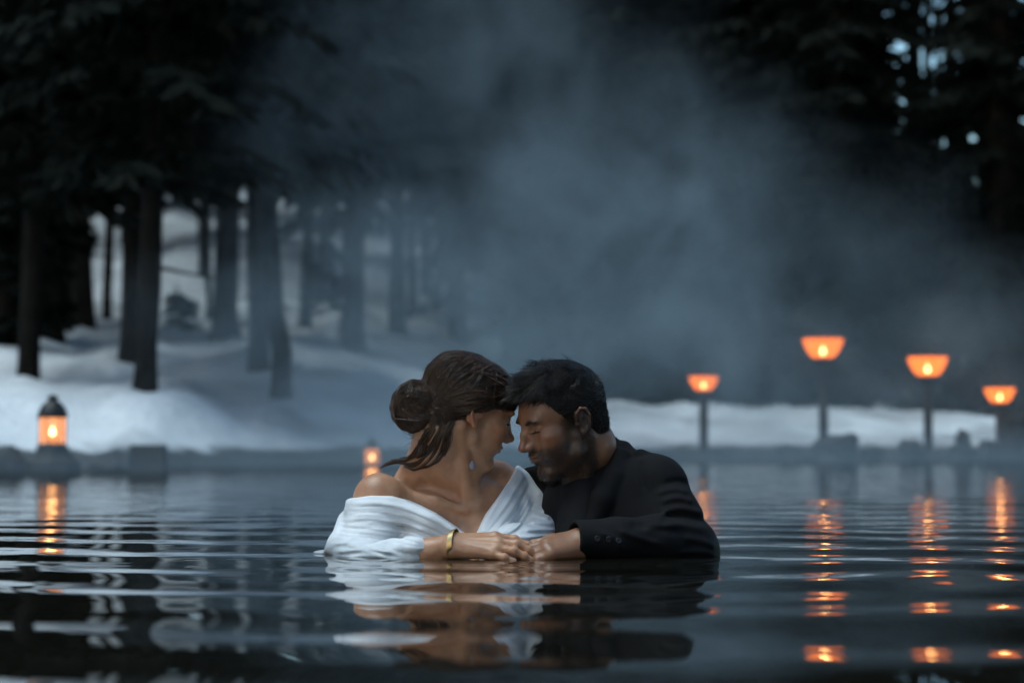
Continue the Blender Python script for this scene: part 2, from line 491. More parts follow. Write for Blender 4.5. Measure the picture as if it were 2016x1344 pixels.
def build_steam():
    m = bpy.data.materials.new('steam'); m.use_nodes = True
    t = NT(m); t.n.remove(t.n['Principled BSDF']); out = t.n['Material Output']
    pv = t.new('ShaderNodeVolumePrincipled'); pv.inputs['Color'].default_value = (0.58, 0.76, 0.87, 1); pv.inputs['Anisotropy'].default_value = 0.0
    pv.inputs['Density Attribute'].default_value = ''
    t.link(pv.outputs[0], out.inputs['Volume'])
    geo = t.new('ShaderNodeNewGeometry'); pos = geo.outputs['Position']
    wz = t.new('ShaderNodeTexNoise'); wz.inputs['Scale'].default_value = 0.55; wz.inputs['Detail'].default_value = 1
    t.link(pos, wz.inputs['Vector'])
    wv = t.new('ShaderNodeVectorMath', operation='MULTIPLY_ADD'); wv.inputs[1].default_value = (3.2, 3.2, 3.2)
    sb = t.new('ShaderNodeVectorMath', operation='SUBTRACT'); sb.inputs[1].default_value = (1.6, 1.6, 1.6)
    t.link(wz.outputs['Color'], wv.inputs[0]); t.link(pos, wv.inputs[2]); t.link(wv.outputs[0], sb.inputs[0])
    cur = None
    for (px, py, Y, r, s) in PLUMES:
        c = at(px, py, Y)
        d = t.new('ShaderNodeVectorMath', operation='MULTIPLY_ADD'); d.inputs[1].default_value = tuple(1 / q for q in r); d.inputs[2].default_value = tuple(-c[i] / r[i] for i in range(3)); t.link(sb.outputs[0], d.inputs[0])
        l = t.new('ShaderNodeVectorMath', operation='DOT_PRODUCT'); t.link(d.outputs[0], l.inputs[0]); t.link(d.outputs[0], l.inputs[1])
        m1 = t.new('ShaderNodeMapRange', interpolation_type='SMOOTHSTEP'); m1.inputs[1].default_value = 1.7; m1.inputs[2].default_value = 0.0; m1.inputs[3].default_value = 0.0; m1.inputs[4].default_value = s
        t.link(l.outputs['Value'], m1.inputs[0])
        if cur is None: cur = m1.outputs[0]
        else:
            a = t.new('ShaderNodeMath', operation='ADD'); t.link(cur, a.inputs[0]); t.link(m1.outputs[0], a.inputs[1]); cur = a.outputs[0]
    nz = t.new('ShaderNodeTexNoise'); nz.inputs['Scale'].default_value = 1.0; nz.inputs['Detail'].default_value = 3.0; nz.inputs['Roughness'].default_value = 0.62
    st = t.new('ShaderNodeVectorMath', operation='MULTIPLY'); st.inputs[1].default_value = (1.0, 0.8, 0.88); t.link(sb.outputs[0], st.inputs[0])
    t.link(st.outputs[0], nz.inputs['Vector'])
    nm = t.new('ShaderNodeMapRange'); nm.inputs[1].default_value = 0.42; nm.inputs[2].default_value = 0.63; nm.inputs[3].default_value = 0.05 * STEAM_DENSITY; nm.inputs[4].default_value = STEAM_DENSITY
    t.link(nz.outputs[0], nm.inputs[0])
    sep = t.new('ShaderNodeSeparateXYZ'); t.link(pos, sep.inputs[0])
    lz = t.new('ShaderNodeMapRange', interpolation_type='SMOOTHSTEP'); lz.inputs[1].default_value = 0.42; lz.inputs[2].default_value = 0.0; lz.inputs[3].default_value = 0.0; lz.inputs[4].default_value = STEAM_LOW
    t.link(sep.outputs['Z'], lz.inputs[0])
    sm = t.new('ShaderNodeMath', operation='MULTIPLY_ADD'); t.link(cur, sm.inputs[0]); t.link(nm.outputs[0], sm.inputs[1]); t.link(lz.outputs[0], sm.inputs[2])
    ly = t.new('ShaderNodeMapRange', interpolation_type='SMOOTHSTEP'); ly.inputs[1].default_value = 6.9; ly.inputs[2].default_value = 9.5
    t.link(sep.outputs['Y'], ly.inputs[0])
    lm = t.new('ShaderNodeMath', operation='MULTIPLY'); t.link(sm.outputs[0], lm.inputs[0]); t.link(ly.outputs[0], lm.inputs[1])
    t.link(lm.outputs[0], pv.inputs['Density'])
    b = MB(); b.box((0, 14.6, 4.33), (17.6, 15.6, 8.6))
    tag(b.build('steam', m), 'pale steam drifting up from the hot pool', 'steam', kind='stuff')
build_steam()

# ---- trees
M_BARK = mat('bark', (0.013, 0.011, 0.009), 0.9, 0.1, bump=(14, 0.03), var=(6, 0.4))
M_NEEDLE = mat('needles', (0.008, 0.011, 0.008), 0.8, 0.1, var=(2.0, 0.4))
M_NEEDLE2 = mat('needles_far', (0.007, 0.010, 0.007), 0.85, 0.1, var=(2.0, 0.4))
M_BSNOW = mat('bough_snow', (0.70, 0.74, 0.78), 0.8, 0.1)

def crown_arrays(seed, H, z0, rmax, whorl=0.42, nb=6, twigs=22, snow=0.0, fat=1.0):
    """boughs of a spruce: hanging twig blades along drooping branches"""
    r = np.random.default_rng(seed)
    V = []; F = []; SV = []; SF = []
    z = z0
    while z < H - 0.2:
        f = (z - z0) / (H - z0)
        L0 = rmax * (1 - f) ** 0.75 * min(1, 0.55 + 3 * f) + 0.15
        for k in range(nb):
            az = r.random() * 2 * math.pi; L = L0 * r.uniform(0.65, 1.12); zz = z + r.uniform(-0.2, 0.2)
            dirh = np.array([math.cos(az), math.sin(az), 0]); sd = np.array([-dirh[1], dirh[0], 0])
            rise = r.uniform(-0.12, 0.12)
            nt = max(5, int(twigs * L / rmax))
            u = (np.arange(nt) + r.random(nt)) / nt * 0.95 + 0.05
            p = np.array([0, 0, zz]) + dirh * L * u[:, None]; p[:, 2] += L * (rise * u - 0.34 * u * u + 0.10 * u ** 3)
            tl = ((0.22 + 0.30 * r.random(nt)) * (1.15 - 0.6 * u) * (0.6 + 0.25 * rmax))[:, None]
            sg = np.where(np.arange(nt) % 2, 1.0, -1.0)
            d = sd * (sg * r.uniform(0.35, 1, nt))[:, None] + dirh * r.uniform(0.2, 0.8, nt)[:, None]; d[:, 2] -= r.uniform(0.25, 0.9, nt)
            d /= np.linalg.norm(d, axis=1)[:, None]
            w = np.cross(d, r.normal(size=(nt, 3))); w /= np.linalg.norm(w, axis=1)[:, None] + 1e-9
            w *= (r.uniform(0.035, 0.075, nt) * fat)[:, None]
            V.append(np.stack([p - w * .5, p + w * .5, p + d * tl * .55 + w, p + d * tl, p + d * tl * .55 - w], 1).reshape(-1, 3))
            if snow:
                for q in p[r.random(nt) < snow] + np.array([0, 0, 0.02]):
                    n = len(SV); e = r.uniform(0.05, 0.14)
                    SV += [q + dirh * e, q + sd * e * .6, q - dirh * e, q - sd * e * .6, q + np.array([0, 0, e * .45]), q - np.array([0, 0, .02])]
                    SF += [(n, n + 1, n + 4), (n + 1, n + 2, n + 4), (n + 2, n + 3, n + 4), (n + 3, n, n + 4), (n + 1, n, n + 5), (n + 2, n + 1, n + 5), (n + 3, n + 2, n + 5), (n, n + 3, n + 5)]
        z += whorl * r.uniform(0.7, 1.2)
    V = np.concatenate(V); n = len(V) // 5; b = np.arange(n)[:, None] * 5
    F = np.concatenate([b + np.array([[0, 1, 2]]), b + np.array([[0, 2, 4]]), b + np.array([[4, 2, 3]])])
    return V, F, SV, SF

def trunk_mb(H, r0, seed, lean=0.0):
    r = np.random.default_rng(seed); m = MB(); n = 12; pts = []; rad = []
    for i in range(n):
        u = i / (n - 1)
        pts.append((lean * u * H + 0.05 * math.sin(u * 5 + seed), 0.04 * math.sin(u * 4 + seed * 2), -0.3 + u * (H + 0.3)))
        rad.append(r0 * (1 - 0.9 * u) + 0.01)
    lo = [(pts[0][0], pts[0][1], z) for z in (-0.3, -0.05, 0.08, 0.22, 0.45)]
    pts = lo + pts[1:]; rad = [r0 * q for q in (1.28, 1.18, 1.09, 1.03, 1.0)] + rad[1:]
    m.tube(pts, rad, 14)
    k0 = np.array(m.v); ang = np.arctan2(k0[:, 1], k0[:, 0]); zz = k0[:, 2]
    k0[:, :2] *= (1 + (0.10 * np.sin(ang * 3 + seed) + 0.06 * np.sin(ang * 5 + zz * 3 + seed)) * (1 + 1.2 * np.exp(-np.maximum(zz, 0) * 5)))[:, None]
    m.v = [tuple(v) for v in k0]
    for k in range(10):                      # dead stubs below the crown
        u = r.uniform(0.06, 0.35); z = u * H; a = r.random() * 6.28; L = r.uniform(0.15, 0.7)
        x0 = lean * u * H
        m.tube([(x0, 0, z), (x0 + L * math.cos(a), L * math.sin(a), z + L * r.uniform(-0.5, 0.2))], [0.02, 0.006], 4)
    return m

def tree(px, py, D, r0, H, z0, rmax, label, seed, lean=0.0, snow=0.0, needle=None, twigs=22, nb=6, fat=1.0):
    c = at(px, py, D); z = float(ground_z(c[0], c[1]))
    root = empty('conifer_tree', (c[0], c[1], z))
    tag(root, label, 'tree', 'trees on the snowy slope')
    off = np.array([c[0], c[1], z])
    m = trunk_mb(H, r0, seed, lean); m.v = [tuple(np.array(v) + off) for v in m.v]
    m.build('trunk', M_BARK, root, True)
    V, F, SV, SF = crown_arrays(seed, H, z0, rmax, twigs=twigs, snow=snow, nb=nb, fat=fat)
    V = V.copy(); V[:, 0] += lean * V[:, 2]
    mesh_obj('crown', V + off, F, needle or M_NEEDLE, root, smooth=False)
    if SV:
        SV = np.array(SV); SV[:, 0] += lean * SV[:, 2]
        mesh_obj('bough_snow', SV + off, SF, M_BSNOW, root, smooth=True)['kind'] = 'stuff'
    return root

TREES = [
    (62, 735, 20.0, 0.115, 13, 2.1, 1.7, 'dark bare trunk standing just behind the left lantern', 0.0),
    (8, 690, 23.0, 0.22, 14, 0.2, 0.85, 'thick black tree cut by the left edge of the picture', 0.0),
    (82, 690, 25.0, 0.16, 14, 0.4, 0.55, 'dark conifer crowding the left edge, right of the edge tree', 0.0),
    (157, 662, 27.0, 0.135, 15, 2.5, 2.0, 'thick dark trunk with snow gleaming on both sides', -0.004),
    (212, 668, 29.0, 0.065, 13, 2.7, 1.4, 'thin leaning trunk in the bright gap between two thick trunks', 0.028),
    (268, 728, 21.5, 0.105, 14, 2.35, 1.9, 'dark trunk just left of the tree rooted lowest on the slope', 0.0),
    (297, 768, 17.2, 0.100, 13, 2.0, 1.8, 'dark trunk rooted lowest on the snow slope', 0.006),
    (440, 660, 27.0, 0.165, 15, 2.5, 2.3, 'wide dark conifer right of the brightest left snow gap', 0.0),
    (392, 600, 40.0, 0.07, 14, 3.4, 1.3, 'thin far trunk inside the snow gap left of centre', -0.01),
    (500, 760, 20.0, 0.085, 13, 2.3, 2.2, 'grey conifer fading into the edge of the steam', 0.0),
    (556, 790, 18.6, 0.09, 12, 2.3, 1.6, 'leaning stem at the steam edge, rooted left of the small lantern', -0.055),
    (607, 690, 33.0, 0.105, 15, 2.5, 1.6, 'pale trunk in steam, left of the widest steamy trunk', 0.02),
    (640, 660, 38.0, 0.09, 15, 2.8, 1.4, 'faint slim trunk beside the split in the steam', 0.0),
    (692, 715, 30.0, 0.18, 16, 2.3, 2.0, 'widest pale trunk half lost in the steam', 0.0),
    (776, 720, 34.0, 0.13, 16, 2.7, 1.8, 'faint trunk right of the brightest gap in the steam', 0.0),
    (806, 715, 38.0, 0.07, 15, 2.9, 1.3, 'thinnest faint trunk in the middle of the steam', 0.0),
    (836, 712, 41.0, 0.09, 15, 2.8, 1.4, 'faint trunk in steam left of the woman\'s head', 0.0),
    (905, 715, 36.0, 0.16, 15, 2.6, 2.1, 'dim conifer in steam straight above the woman\'s head', 0.0),
]
for i, (px, py, D, r0, H, z0, rm, lab, lean) in enumerate(TREES):
    tree(px, py, D, r0, H, z0, rm, lab, 100 + i, lean, twigs=58 if px < 520 else 40, nb=8 if px < 520 else 6, fat=0.8)
# young spruces in the gaps of the slope
tree(352, 640, 30.0, 0.03, 0.8, 0.10, 0.30, 'small young spruce in the snow gap left of the wide dark conifer', 150, twigs=30)
tree(128, 655, 31.0, 0.035, 2.0, 0.15, 0.55, 'young spruce between the left edge trees and the first snow gap', 151, twigs=30)
tree(655, 690, 36.0, 0.04, 1.7, 0.15, 0.55, 'faint young spruce left of the widest steamy trunk', 152, twigs=30)
tree(245, 660, 33.0, 0.055, 12, 2.6, 1.2, 'slim far trunk between the leaning stem and the next trunk', 153, lean=0.01, twigs=30)
tree(412, 640, 34.0, 0.05, 12, 2.6, 1.2, 'slim far trunk at the right side of the brightest left gap', 154, lean=-0.012, twigs=30)
# larger single trees on the right, behind the snow bank
tree(1480, 800, 33.0, 0.22, 17, 0.6, 3.0, 'dark spruce behind the leftmost torch', 201, snow=0.0, twigs=60, nb=8, fat=0.8)
tree(1655, 800, 30.0, 0.24, 17, 0.6, 2.2, 'tall dark spruce rising between the two nearest torches', 202, snow=0.0, twigs=60, nb=8, fat=0.8)
tree(1975, 815, 29.0, 0.24, 17, 0.5, 1.9, 'tall dark spruce at the right edge above the last torch', 203, snow=0.0, twigs=60, nb=8, fat=0.8)
tree(1220, 780, 35.0, 0.22, 17, 0.6, 3.0, 'dim spruce in steam straight above the man\'s head', 204, snow=0.0, twigs=60, nb=8, fat=0.8)

def far_forest():
    """the dark wood behind: reads as one mass"""
    protos = [crown_arrays(300 + k, 16, 0.3, 2.7, whorl=0.55, nb=6, twigs=21, fat=2.1) for k in range(3)]
    VV = []; FF4 = []; FF3 = []; n = 0
    r = np.random.default_rng(5)
    spots = []
    for px in range(-150, 2200, 95):
        for D in (46, 56):
            if px < 900 and D == 46 and r.random() < 0.55: continue
            x = (px + r.uniform(-40, 40) - 1008) / FPX * D * 1.0
            spots.append((x, D + r.uniform(-3, 3)))
    for px in range(1050, 2250, 120):
        spots.append(((px + r.uniform(-40, 40) - 1008) / FPX * 38, 38 + r.uniform(-2, 2)))
    for px in range(-200, 2300, 150):
        spots.append(((px + r.uniform(-50, 50) - 1008) / FPX * 68, 68 + r.uniform(-4, 4)))
    for px in list(range(-1500, -180, 170)) + list(range(2330, 3600, 170)):      # and on to both sides
        for D in (30, 44): spots.append(((px + r.uniform(-60, 60) - 1008) / FPX * D, D + r.uniform(-3, 3)))
    for k in range(9):                                     # the wood goes on round the pool, behind the camera too
        spots.append((-24 + 6 * k + r.uniform(-1.5, 1.5), -17 + r.uniform(-3, 2)))
    for k in range(7):
        for sx in (-1, 1): spots.append((sx * (20 + r.uniform(-1, 3)), -12 + 5 * k + r.uniform(-1, 1)))
    for (x, y) in spots:
        V, F, _, _ = protos[r.integers(3)]
        V = np.array(V); a = r.random() * 6.28; s = r.uniform(0.85, 1.25); ppx = 1008 + x / y * FPX
        if y > 35 and (1690 < ppx < 1890 or 1920 < ppx < 1990): s = (0.1755 * y + 0.25 - float(ground_z(x, y))) / 16 * r.uniform(0.85, 1.05)
        if y > 40 and 1380 < ppx < 1440: s *= 0.85
        left = -11 < x < -1.0 and y > 12
        c, d = math.cos(a), math.sin(a)
        V = np.stack([V[:, 0] * c - V[:, 1] * d, V[:, 0] * d + V[:, 1] * c, V[:, 2]], 1) * s
        z0 = float(ground_z(x, y))
        lift = 2.4 if left else 0.0                    # bare lower stems on the left slope
        V = V + np.array([x, y, z0 - 0.2 + lift])
        VV.append(V); FF3.append(F + n); n += len(V)
        m = MB(); m.tube([(x, y, z0 - 0.4), (x, y, z0 + 15)], [0.16, 0.03], 7)
        tri = [t3 for f in m.f for t3 in [(f[0], f[q], f[q + 1]) for q in range(1, len(f) - 1)]]
        VV.append(np.array(m.v)); FF3.append(np.array(tri) + n); n += len(m.v)
    return np.concatenate(VV), np.concatenate(FF3)
V, F = far_forest()
tag(mesh_obj('forest', V, F, M_NEEDLE2, smooth=False), 'dark conifer wood closing the background', 'forest', kind='stuff')

# ---- lanterns, torches, stones
M_IRON = mat('black_iron', (0.018, 0.017, 0.016), 0.5, 0.5, var=(20, 0.3), bump=(60, 0.002))
M_STONE = mat('wet_stone', (0.034, 0.031, 0.030), 0.75, 0.3, bump=(9, 0.03), var=(5, 0.45))
M_WAX = mat('wax', (0.8, 0.7, 0.5), 0.5)
M_WOOD = mat('dark_post', (0.040, 0.030, 0.026), 0.8, 0.2, bump=(20, 0.01), var=(10, 0.3))
def emit(name, col, s):
    m = bpy.data.materials.new(name); m.use_nodes = True; t = NT(m)
    t.n.remove(t.n['Principled BSDF']); e = t.new('ShaderNodeEmission'); e.inputs[0].default_value = (*col, 1); e.inputs[1].default_value = s
    t.link(e.outputs[0], t.n['Material Output'].inputs['Surface']); return m
M_FLAME = emit('flame', (1.0, 0.62, 0.24), 10.0)
def glowing(name, col, strength, clear):
    """thin amber glass lit through by the flame behind it"""
    m = emit(name, col, strength); t = NT(m); e = [n for n in t.n if n.type == 'EMISSION'][0]
    tp = t.new('ShaderNodeBsdfTransparent'); mx = t.new('ShaderNodeMixShader'); mx.inputs[0].default_value = clear
    t.link(e.outputs[0], mx.inputs[1]); t.link(tp.outputs[0], mx.inputs[2]); t.link(mx.outputs[0], t.n['Material Output'].inputs['Surface']); return m
M_GLASS = glowing('lantern_glass', (1.0, 0.34, 0.09), 0.55, 0.40)
M_BOWL = glowing('amber_bowl', (1.0, 0.20, 0.024), 0.85, 0.28)
def lamp_light(name, loc, power, parent, r=0.03):
    d = bpy.data.lights.new(name, 'POINT'); d.energy = power; d.color = (1.0, 0.40, 0.12); d.shadow_soft_size = r
    o = bpy.data.objects.new(name, d); o.location = Vector(loc) - parent.location; COL.objects.link(o); o.parent = parent
def flame_mb(c, h):
    m = MB(); m.lathe([(0.001, 0), (0.30 * h, 0.22 * h), (0.27 * h, 0.45 * h), (0.12 * h, 0.78 * h), (0.003, 1.05 * h)], c, 12); return m

def lantern(px, base_py, D, w, label, peaked, power):
    c = at(px, base_py, D); R0 = w / 2
    root = empty('lantern', c); tag(root, label, 'lantern')
    h = w * 0.98
    m = MB(); m.lathe([(R0 * 1.08, 0), (R0 * 1.08, 0.02), (R0 * 0.98, 0.03)], c, 24); m.build('base', M_IRON, root)
    m = MB(); m.lathe([(R0 * 0.92, 0.03), (R0 * 0.92, 0.03 + h)], c, 32, False); m.build('glass', M_GLASS, root, True)
    for i in range(6):
        a = i * math.pi / 3 + 1.36
        m = MB(); p = c + np.array([R0 * 0.96 * math.cos(a), R0 * 0.96 * math.sin(a), 0.02])
        m.tube([p, p + np.array([0, 0, h + 0.02])], w * 0.022, 6); m.build('bar', M_IRON, root)
    z = 0.03 + h
    m = MB()
    if peaked: m.lathe([(R0 * 1.12, z), (R0 * 1.10, z + 0.015), (R0 * 0.55, z + w * 0.38), (R0 * 0.16, z + w * 0.62), (R0 * 0.05, z + w * 0.72)], c, 24)
    else: m.lathe([(R0 * 1.10, z - 0.01), (R0 * 1.10, z + 0.012), (R0 * 1.02, z + w * 0.18), (R0 * 0.86, z + w * 0.36), (R0 * 0.62, z + w * 0.50), (R0 * 0.40, z + w * 0.57)], c, 24)
    dome = m.build('roof', M_IRON, root, True)
    m = MB()
    if not peaked:
        m.lathe([(R0 * 0.36, z + w * 0.55), (R0 * 0.34, z + w * 0.66), (R0 * 0.46, z + w * 0.68), (R0 * 0.46, z + w * 0.72), (R0 * 0.28, z + w * 0.74), (R0 * 0.20, z + w * 0.80)], c, 20); m.build('vent_cap', M_IRON, dome, True)
    else:
        m.lathe([(R0 * 0.10, z + w * 0.66), (R0 * 0.12, z + w * 0.74), (R0 * 0.03, z + w * 0.80)], c, 12); m.build('finial', M_IRON, dome, True)
    m = MB(); m.lathe([(R0 * 0.42, 0.03), (R0 * 0.42, 0.03 + h * 0.26), (R0 * 0.36, 0.03 + h * 0.28)], c, 18); m.build('candle', M_WAX, root, True)
    fl = c + np.array([0, 0, 0.03 + h * 0.30]); fh = h * 0.30
    flame_mb(fl, fh).build('flame', M_FLAME, root, True)
    lamp_light('candle_light', fl + np.array([0, 0, fh * 0.5]), power, root)

def rock(name, px, py, D, dims, label, seed, cat='rock', group=None, flat=0.0, rot=0.0, mat_=None):
    """py is where its foot stands"""
    import bmesh
    c = at(px, py, D); r = np.random.default_rng(seed)
    bm = bmesh.new(); bmesh.ops.create_icosphere(bm, subdivisions=4, radius=1.0)
    ph = r.random(6) * 6.28; fr = r.uniform(1.2, 2.6, 6)
    for v in bm.verts:
        p = v.co
        q = Vector([math.copysign(abs(t) ** (0.72 if flat else 0.9), t) for t in p])
        k = 1 + 0.12 * math.sin(fr[0] * p.x * 2 + ph[0]) * math.sin(fr[1] * p.y * 2 + ph[1]) + 0.10 * math.sin(fr[2] * p.z * 2.4 + ph[2] + p.x * 2) + 0.05 * math.sin(fr[3] * 5 * p.x + ph[3]) * math.sin(fr[4] * 5 * p.z + ph[4]) + 0.03 * math.sin(11 * p.y + ph[5] + 7 * p.x)
        v.co = Vector((q.x * k * dims[0] / 2, q.y * k * dims[1] / 2, max(q.z * k, -0.55) * dims[2] / 1.55))
    me = bpy.data.meshes.new(name); bm.to_mesh(me); bm.free()
    me.polygons.foreach_set('use_smooth', np.ones(len(me.polygons), dtype=bool)); me.materials.append(mat_ or M_STONE)
    o = bpy.data.objects.new(name, me); o.location = (c[0], c[1], c[2] + 0.55 * dims[2] / 1.55 - 0.02); o.rotation_euler[2] = rot
    COL.objects.link(o); tag(o, label, cat, group)
    return o

# left lantern on its stone foot
D1 = 13.5
cl_ = at(104, 880, D1)
lantern(103, 881, D1, 0.185, 'domed black lantern with lit candle on the left bank', False, 0.8)
b_ = MB(); b_.lathe([(0.20, -0.22), (0.185, -0.10), (0.125, -0.055), (0.11, 0.0)], cl_, 9)
tag(b_.build('pedestal', M_STONE), 'tapered stone foot under the domed lantern', 'pedestal')
lantern(732, 920, 16.3, 0.125, 'small peaked lantern glowing in the mist beside the woman', True, 0.25)
c = at(732, 920, 16.3)
b_ = MB(); b_.lathe([(0.12, -0.25), (0.10, -0.05), (0.08, 0.0)], c, 8)
tag(b_.build('pedestal', M_STONE), 'low stone foot under the small peaked lantern', 'pedestal')
# squared block on the left bank
c = at(292, 930, 13.6)
b_ = MB(); b_.box((c[0], c[1], c[2] + 0.085), (0.255, 0.24, 0.19), 0.84); b_.box((c[0], c[1], c[2] + 0.182), (0.222, 0.21, 0.012), 1.0)
o = b_.build('stone_block', M_STONE); tag(o, 'square dark stone block with tapered sides on the left bank', 'block')
bv = o.modifiers.new('bevel', 'BEVEL'); bv.width = 0.012; bv.segments = 2
rock('boulder', 12, 935, 13.4, (0.24, 0.24, 0.22), 'dark boulder cut by the left edge, left of the domed lantern', 1, flat=1)
rock('boulder', 205, 930, 13.7, (0.30, 0.25, 0.09), 'low dark boulder between domed lantern and square block', 2)

def torch(px, bowl_top, bowl_w, base_py, D, label, power):
    top = at(px, bowl_top, D); s = D / FPX
    base = at(px + 2, base_py, D)
    root = empty('torch_lamp', (top[0], top[1], base[2] - 0.1)); tag(root, label, 'torch', 'bowl torches along the far bank')
    w = bowl_w * s; h = w * 0.46
    c = np.array([top[0], top[1], top[2] - h])
    m = MB(); m.lathe([(w * 0.20, 0.0), (w * 0.27, h * 0.05), (w * 0.335, h * 0.20), (w * 0.405, h * 0.45), (w * 0.46, h * 0.72), (w * 0.495, h * 0.94), (w * 0.5, h)], c, 36, False)
    o = m.build('bowl', M_BOWL, root, True)
    m = MB(); m.lathe([(w * 0.10, -0.06), (w * 0.20, -0.03), (w * 0.275, -0.004)], c, 24); m.build('cup', M_WOOD, root, True)
    pr = 0.046 if D < 22 else 0.042
    m = MB(); m.tube([np.array([top[0], top[1], base[2] - 0.25]), np.array([top[0], top[1], c[2] - 0.05])], [pr * 1.15, pr], 12); m.build('post', M_WOOD, root, True)
    fh = h * 0.42; fl = c + np.array([0, 0, h * 0.16])
    flame_mb(fl, fh).build('flame', M_FLAME, root, True)
    lamp_light('flame_light', fl + np.array([0, 0, fh * 0.5]), power, root)
torch(1385, 741, 58, 895, 20.9, 'smallest faint torch nearest to the man', 2.4)
torch(1620, 667, 80, 880, 20.6, 'tallest glowing bowl torch on the far bank', 4.2)
torch(1826, 703, 78, 885, 20.4, 'bowl torch second from the right edge', 4.2)
torch(1968, 764, 60, 888, 20.6, 'rightmost and lowest glowing bowl torch', 2.4)

RK = [(1432, 912, 20.2, (.30, .25, .16), 'low rounded rock right of the smallest torch post'), (1492, 912, 20.3, (.26, .25, .13), 'small rock between the first two torch posts'),
      (1552, 912, 20.2, (.34, .3, .17), 'rounded rock just left of the tallest torch post'), (1646, 910, 20.1, (.42, .3, .26), 'largest flat-topped rock against the tallest torch post'),
      (1722, 912, 20.1, (.40, .3, .15), 'low wide rock midway between the two tall torches'), (1792, 910, 20.0, (.24, .25, .20), 'pointed rock just left of the second torch from the right'),
      (1850, 912, 19.9, (.26, .25, .13), 'low rock at the foot of the second torch from the right'), (1945, 912, 19.7, (.32, .3, .19), 'dark rock left of the rightmost torch post'),
      (2005, 912, 19.5, (.36, .3, .42), 'tall dark rock cut by the right edge'), (1375, 910, 20.4, (.26, .22, .10), 'flat rock at the foot of the smallest torch'),
      (1590, 913, 20.0, (.22, .2, .11), 'small low stone in front of the tallest torch post')]
for i, (px, py, D, dm, lab) in enumerate(RK):
    rock('rock', px, py, D, (dm[0] * 1.1, dm[1], dm[2] * 1.2), lab, 40 + i, group='rocks along the far bank', flat=1 if i in (3, 8) else 0, rot=i)
# a small dark stack of two stones by the right bank
rs = rock('rock', 1896, 912, 19.7, (.30, .28, .22), 'dark boulder carrying a smaller stone, right of a torch post', 71, group='rocks along the far bank')
rock('rock', 1895, 876, 19.7, (.15, .15, .17), 'small upright stone set on top of a dark boulder', 73, group='rocks along the far bank')

# ================================================================== the couple
class Head:
    def __init__(s, ear_px, d_ear, side, yaw_vec, pitch, S, roll=0.0):
        fh = np.array([yaw_vec[0], yaw_vec[1], 0.0]); fh /= np.linalg.norm(fh)
        z = np.array([0, 0, 1.0])
        f = math.cos(pitch) * fh - math.sin(pitch) * z
        u = math.sin(pitch) * fh + math.cos(pitch) * z
        w = np.cross(u, f)
        u, w = math.cos(roll) * u + math.sin(roll) * w, -math.sin(roll) * u + math.cos(roll) * w
        s.R = np.array([f, w, u]); s.S = S
        ear = np.array([-0.004, 0.076 * side, 0.0])
        s.O = P(*ear_px, d_ear) - (ear * S) @ s.R
    def p(s, a, b, c): return s.O + (np.array([a, b, c]) * s.S) @ s.R
    def loc(s, V): return ((np.asarray(V) - s.O) @ s.R.T) / s.S

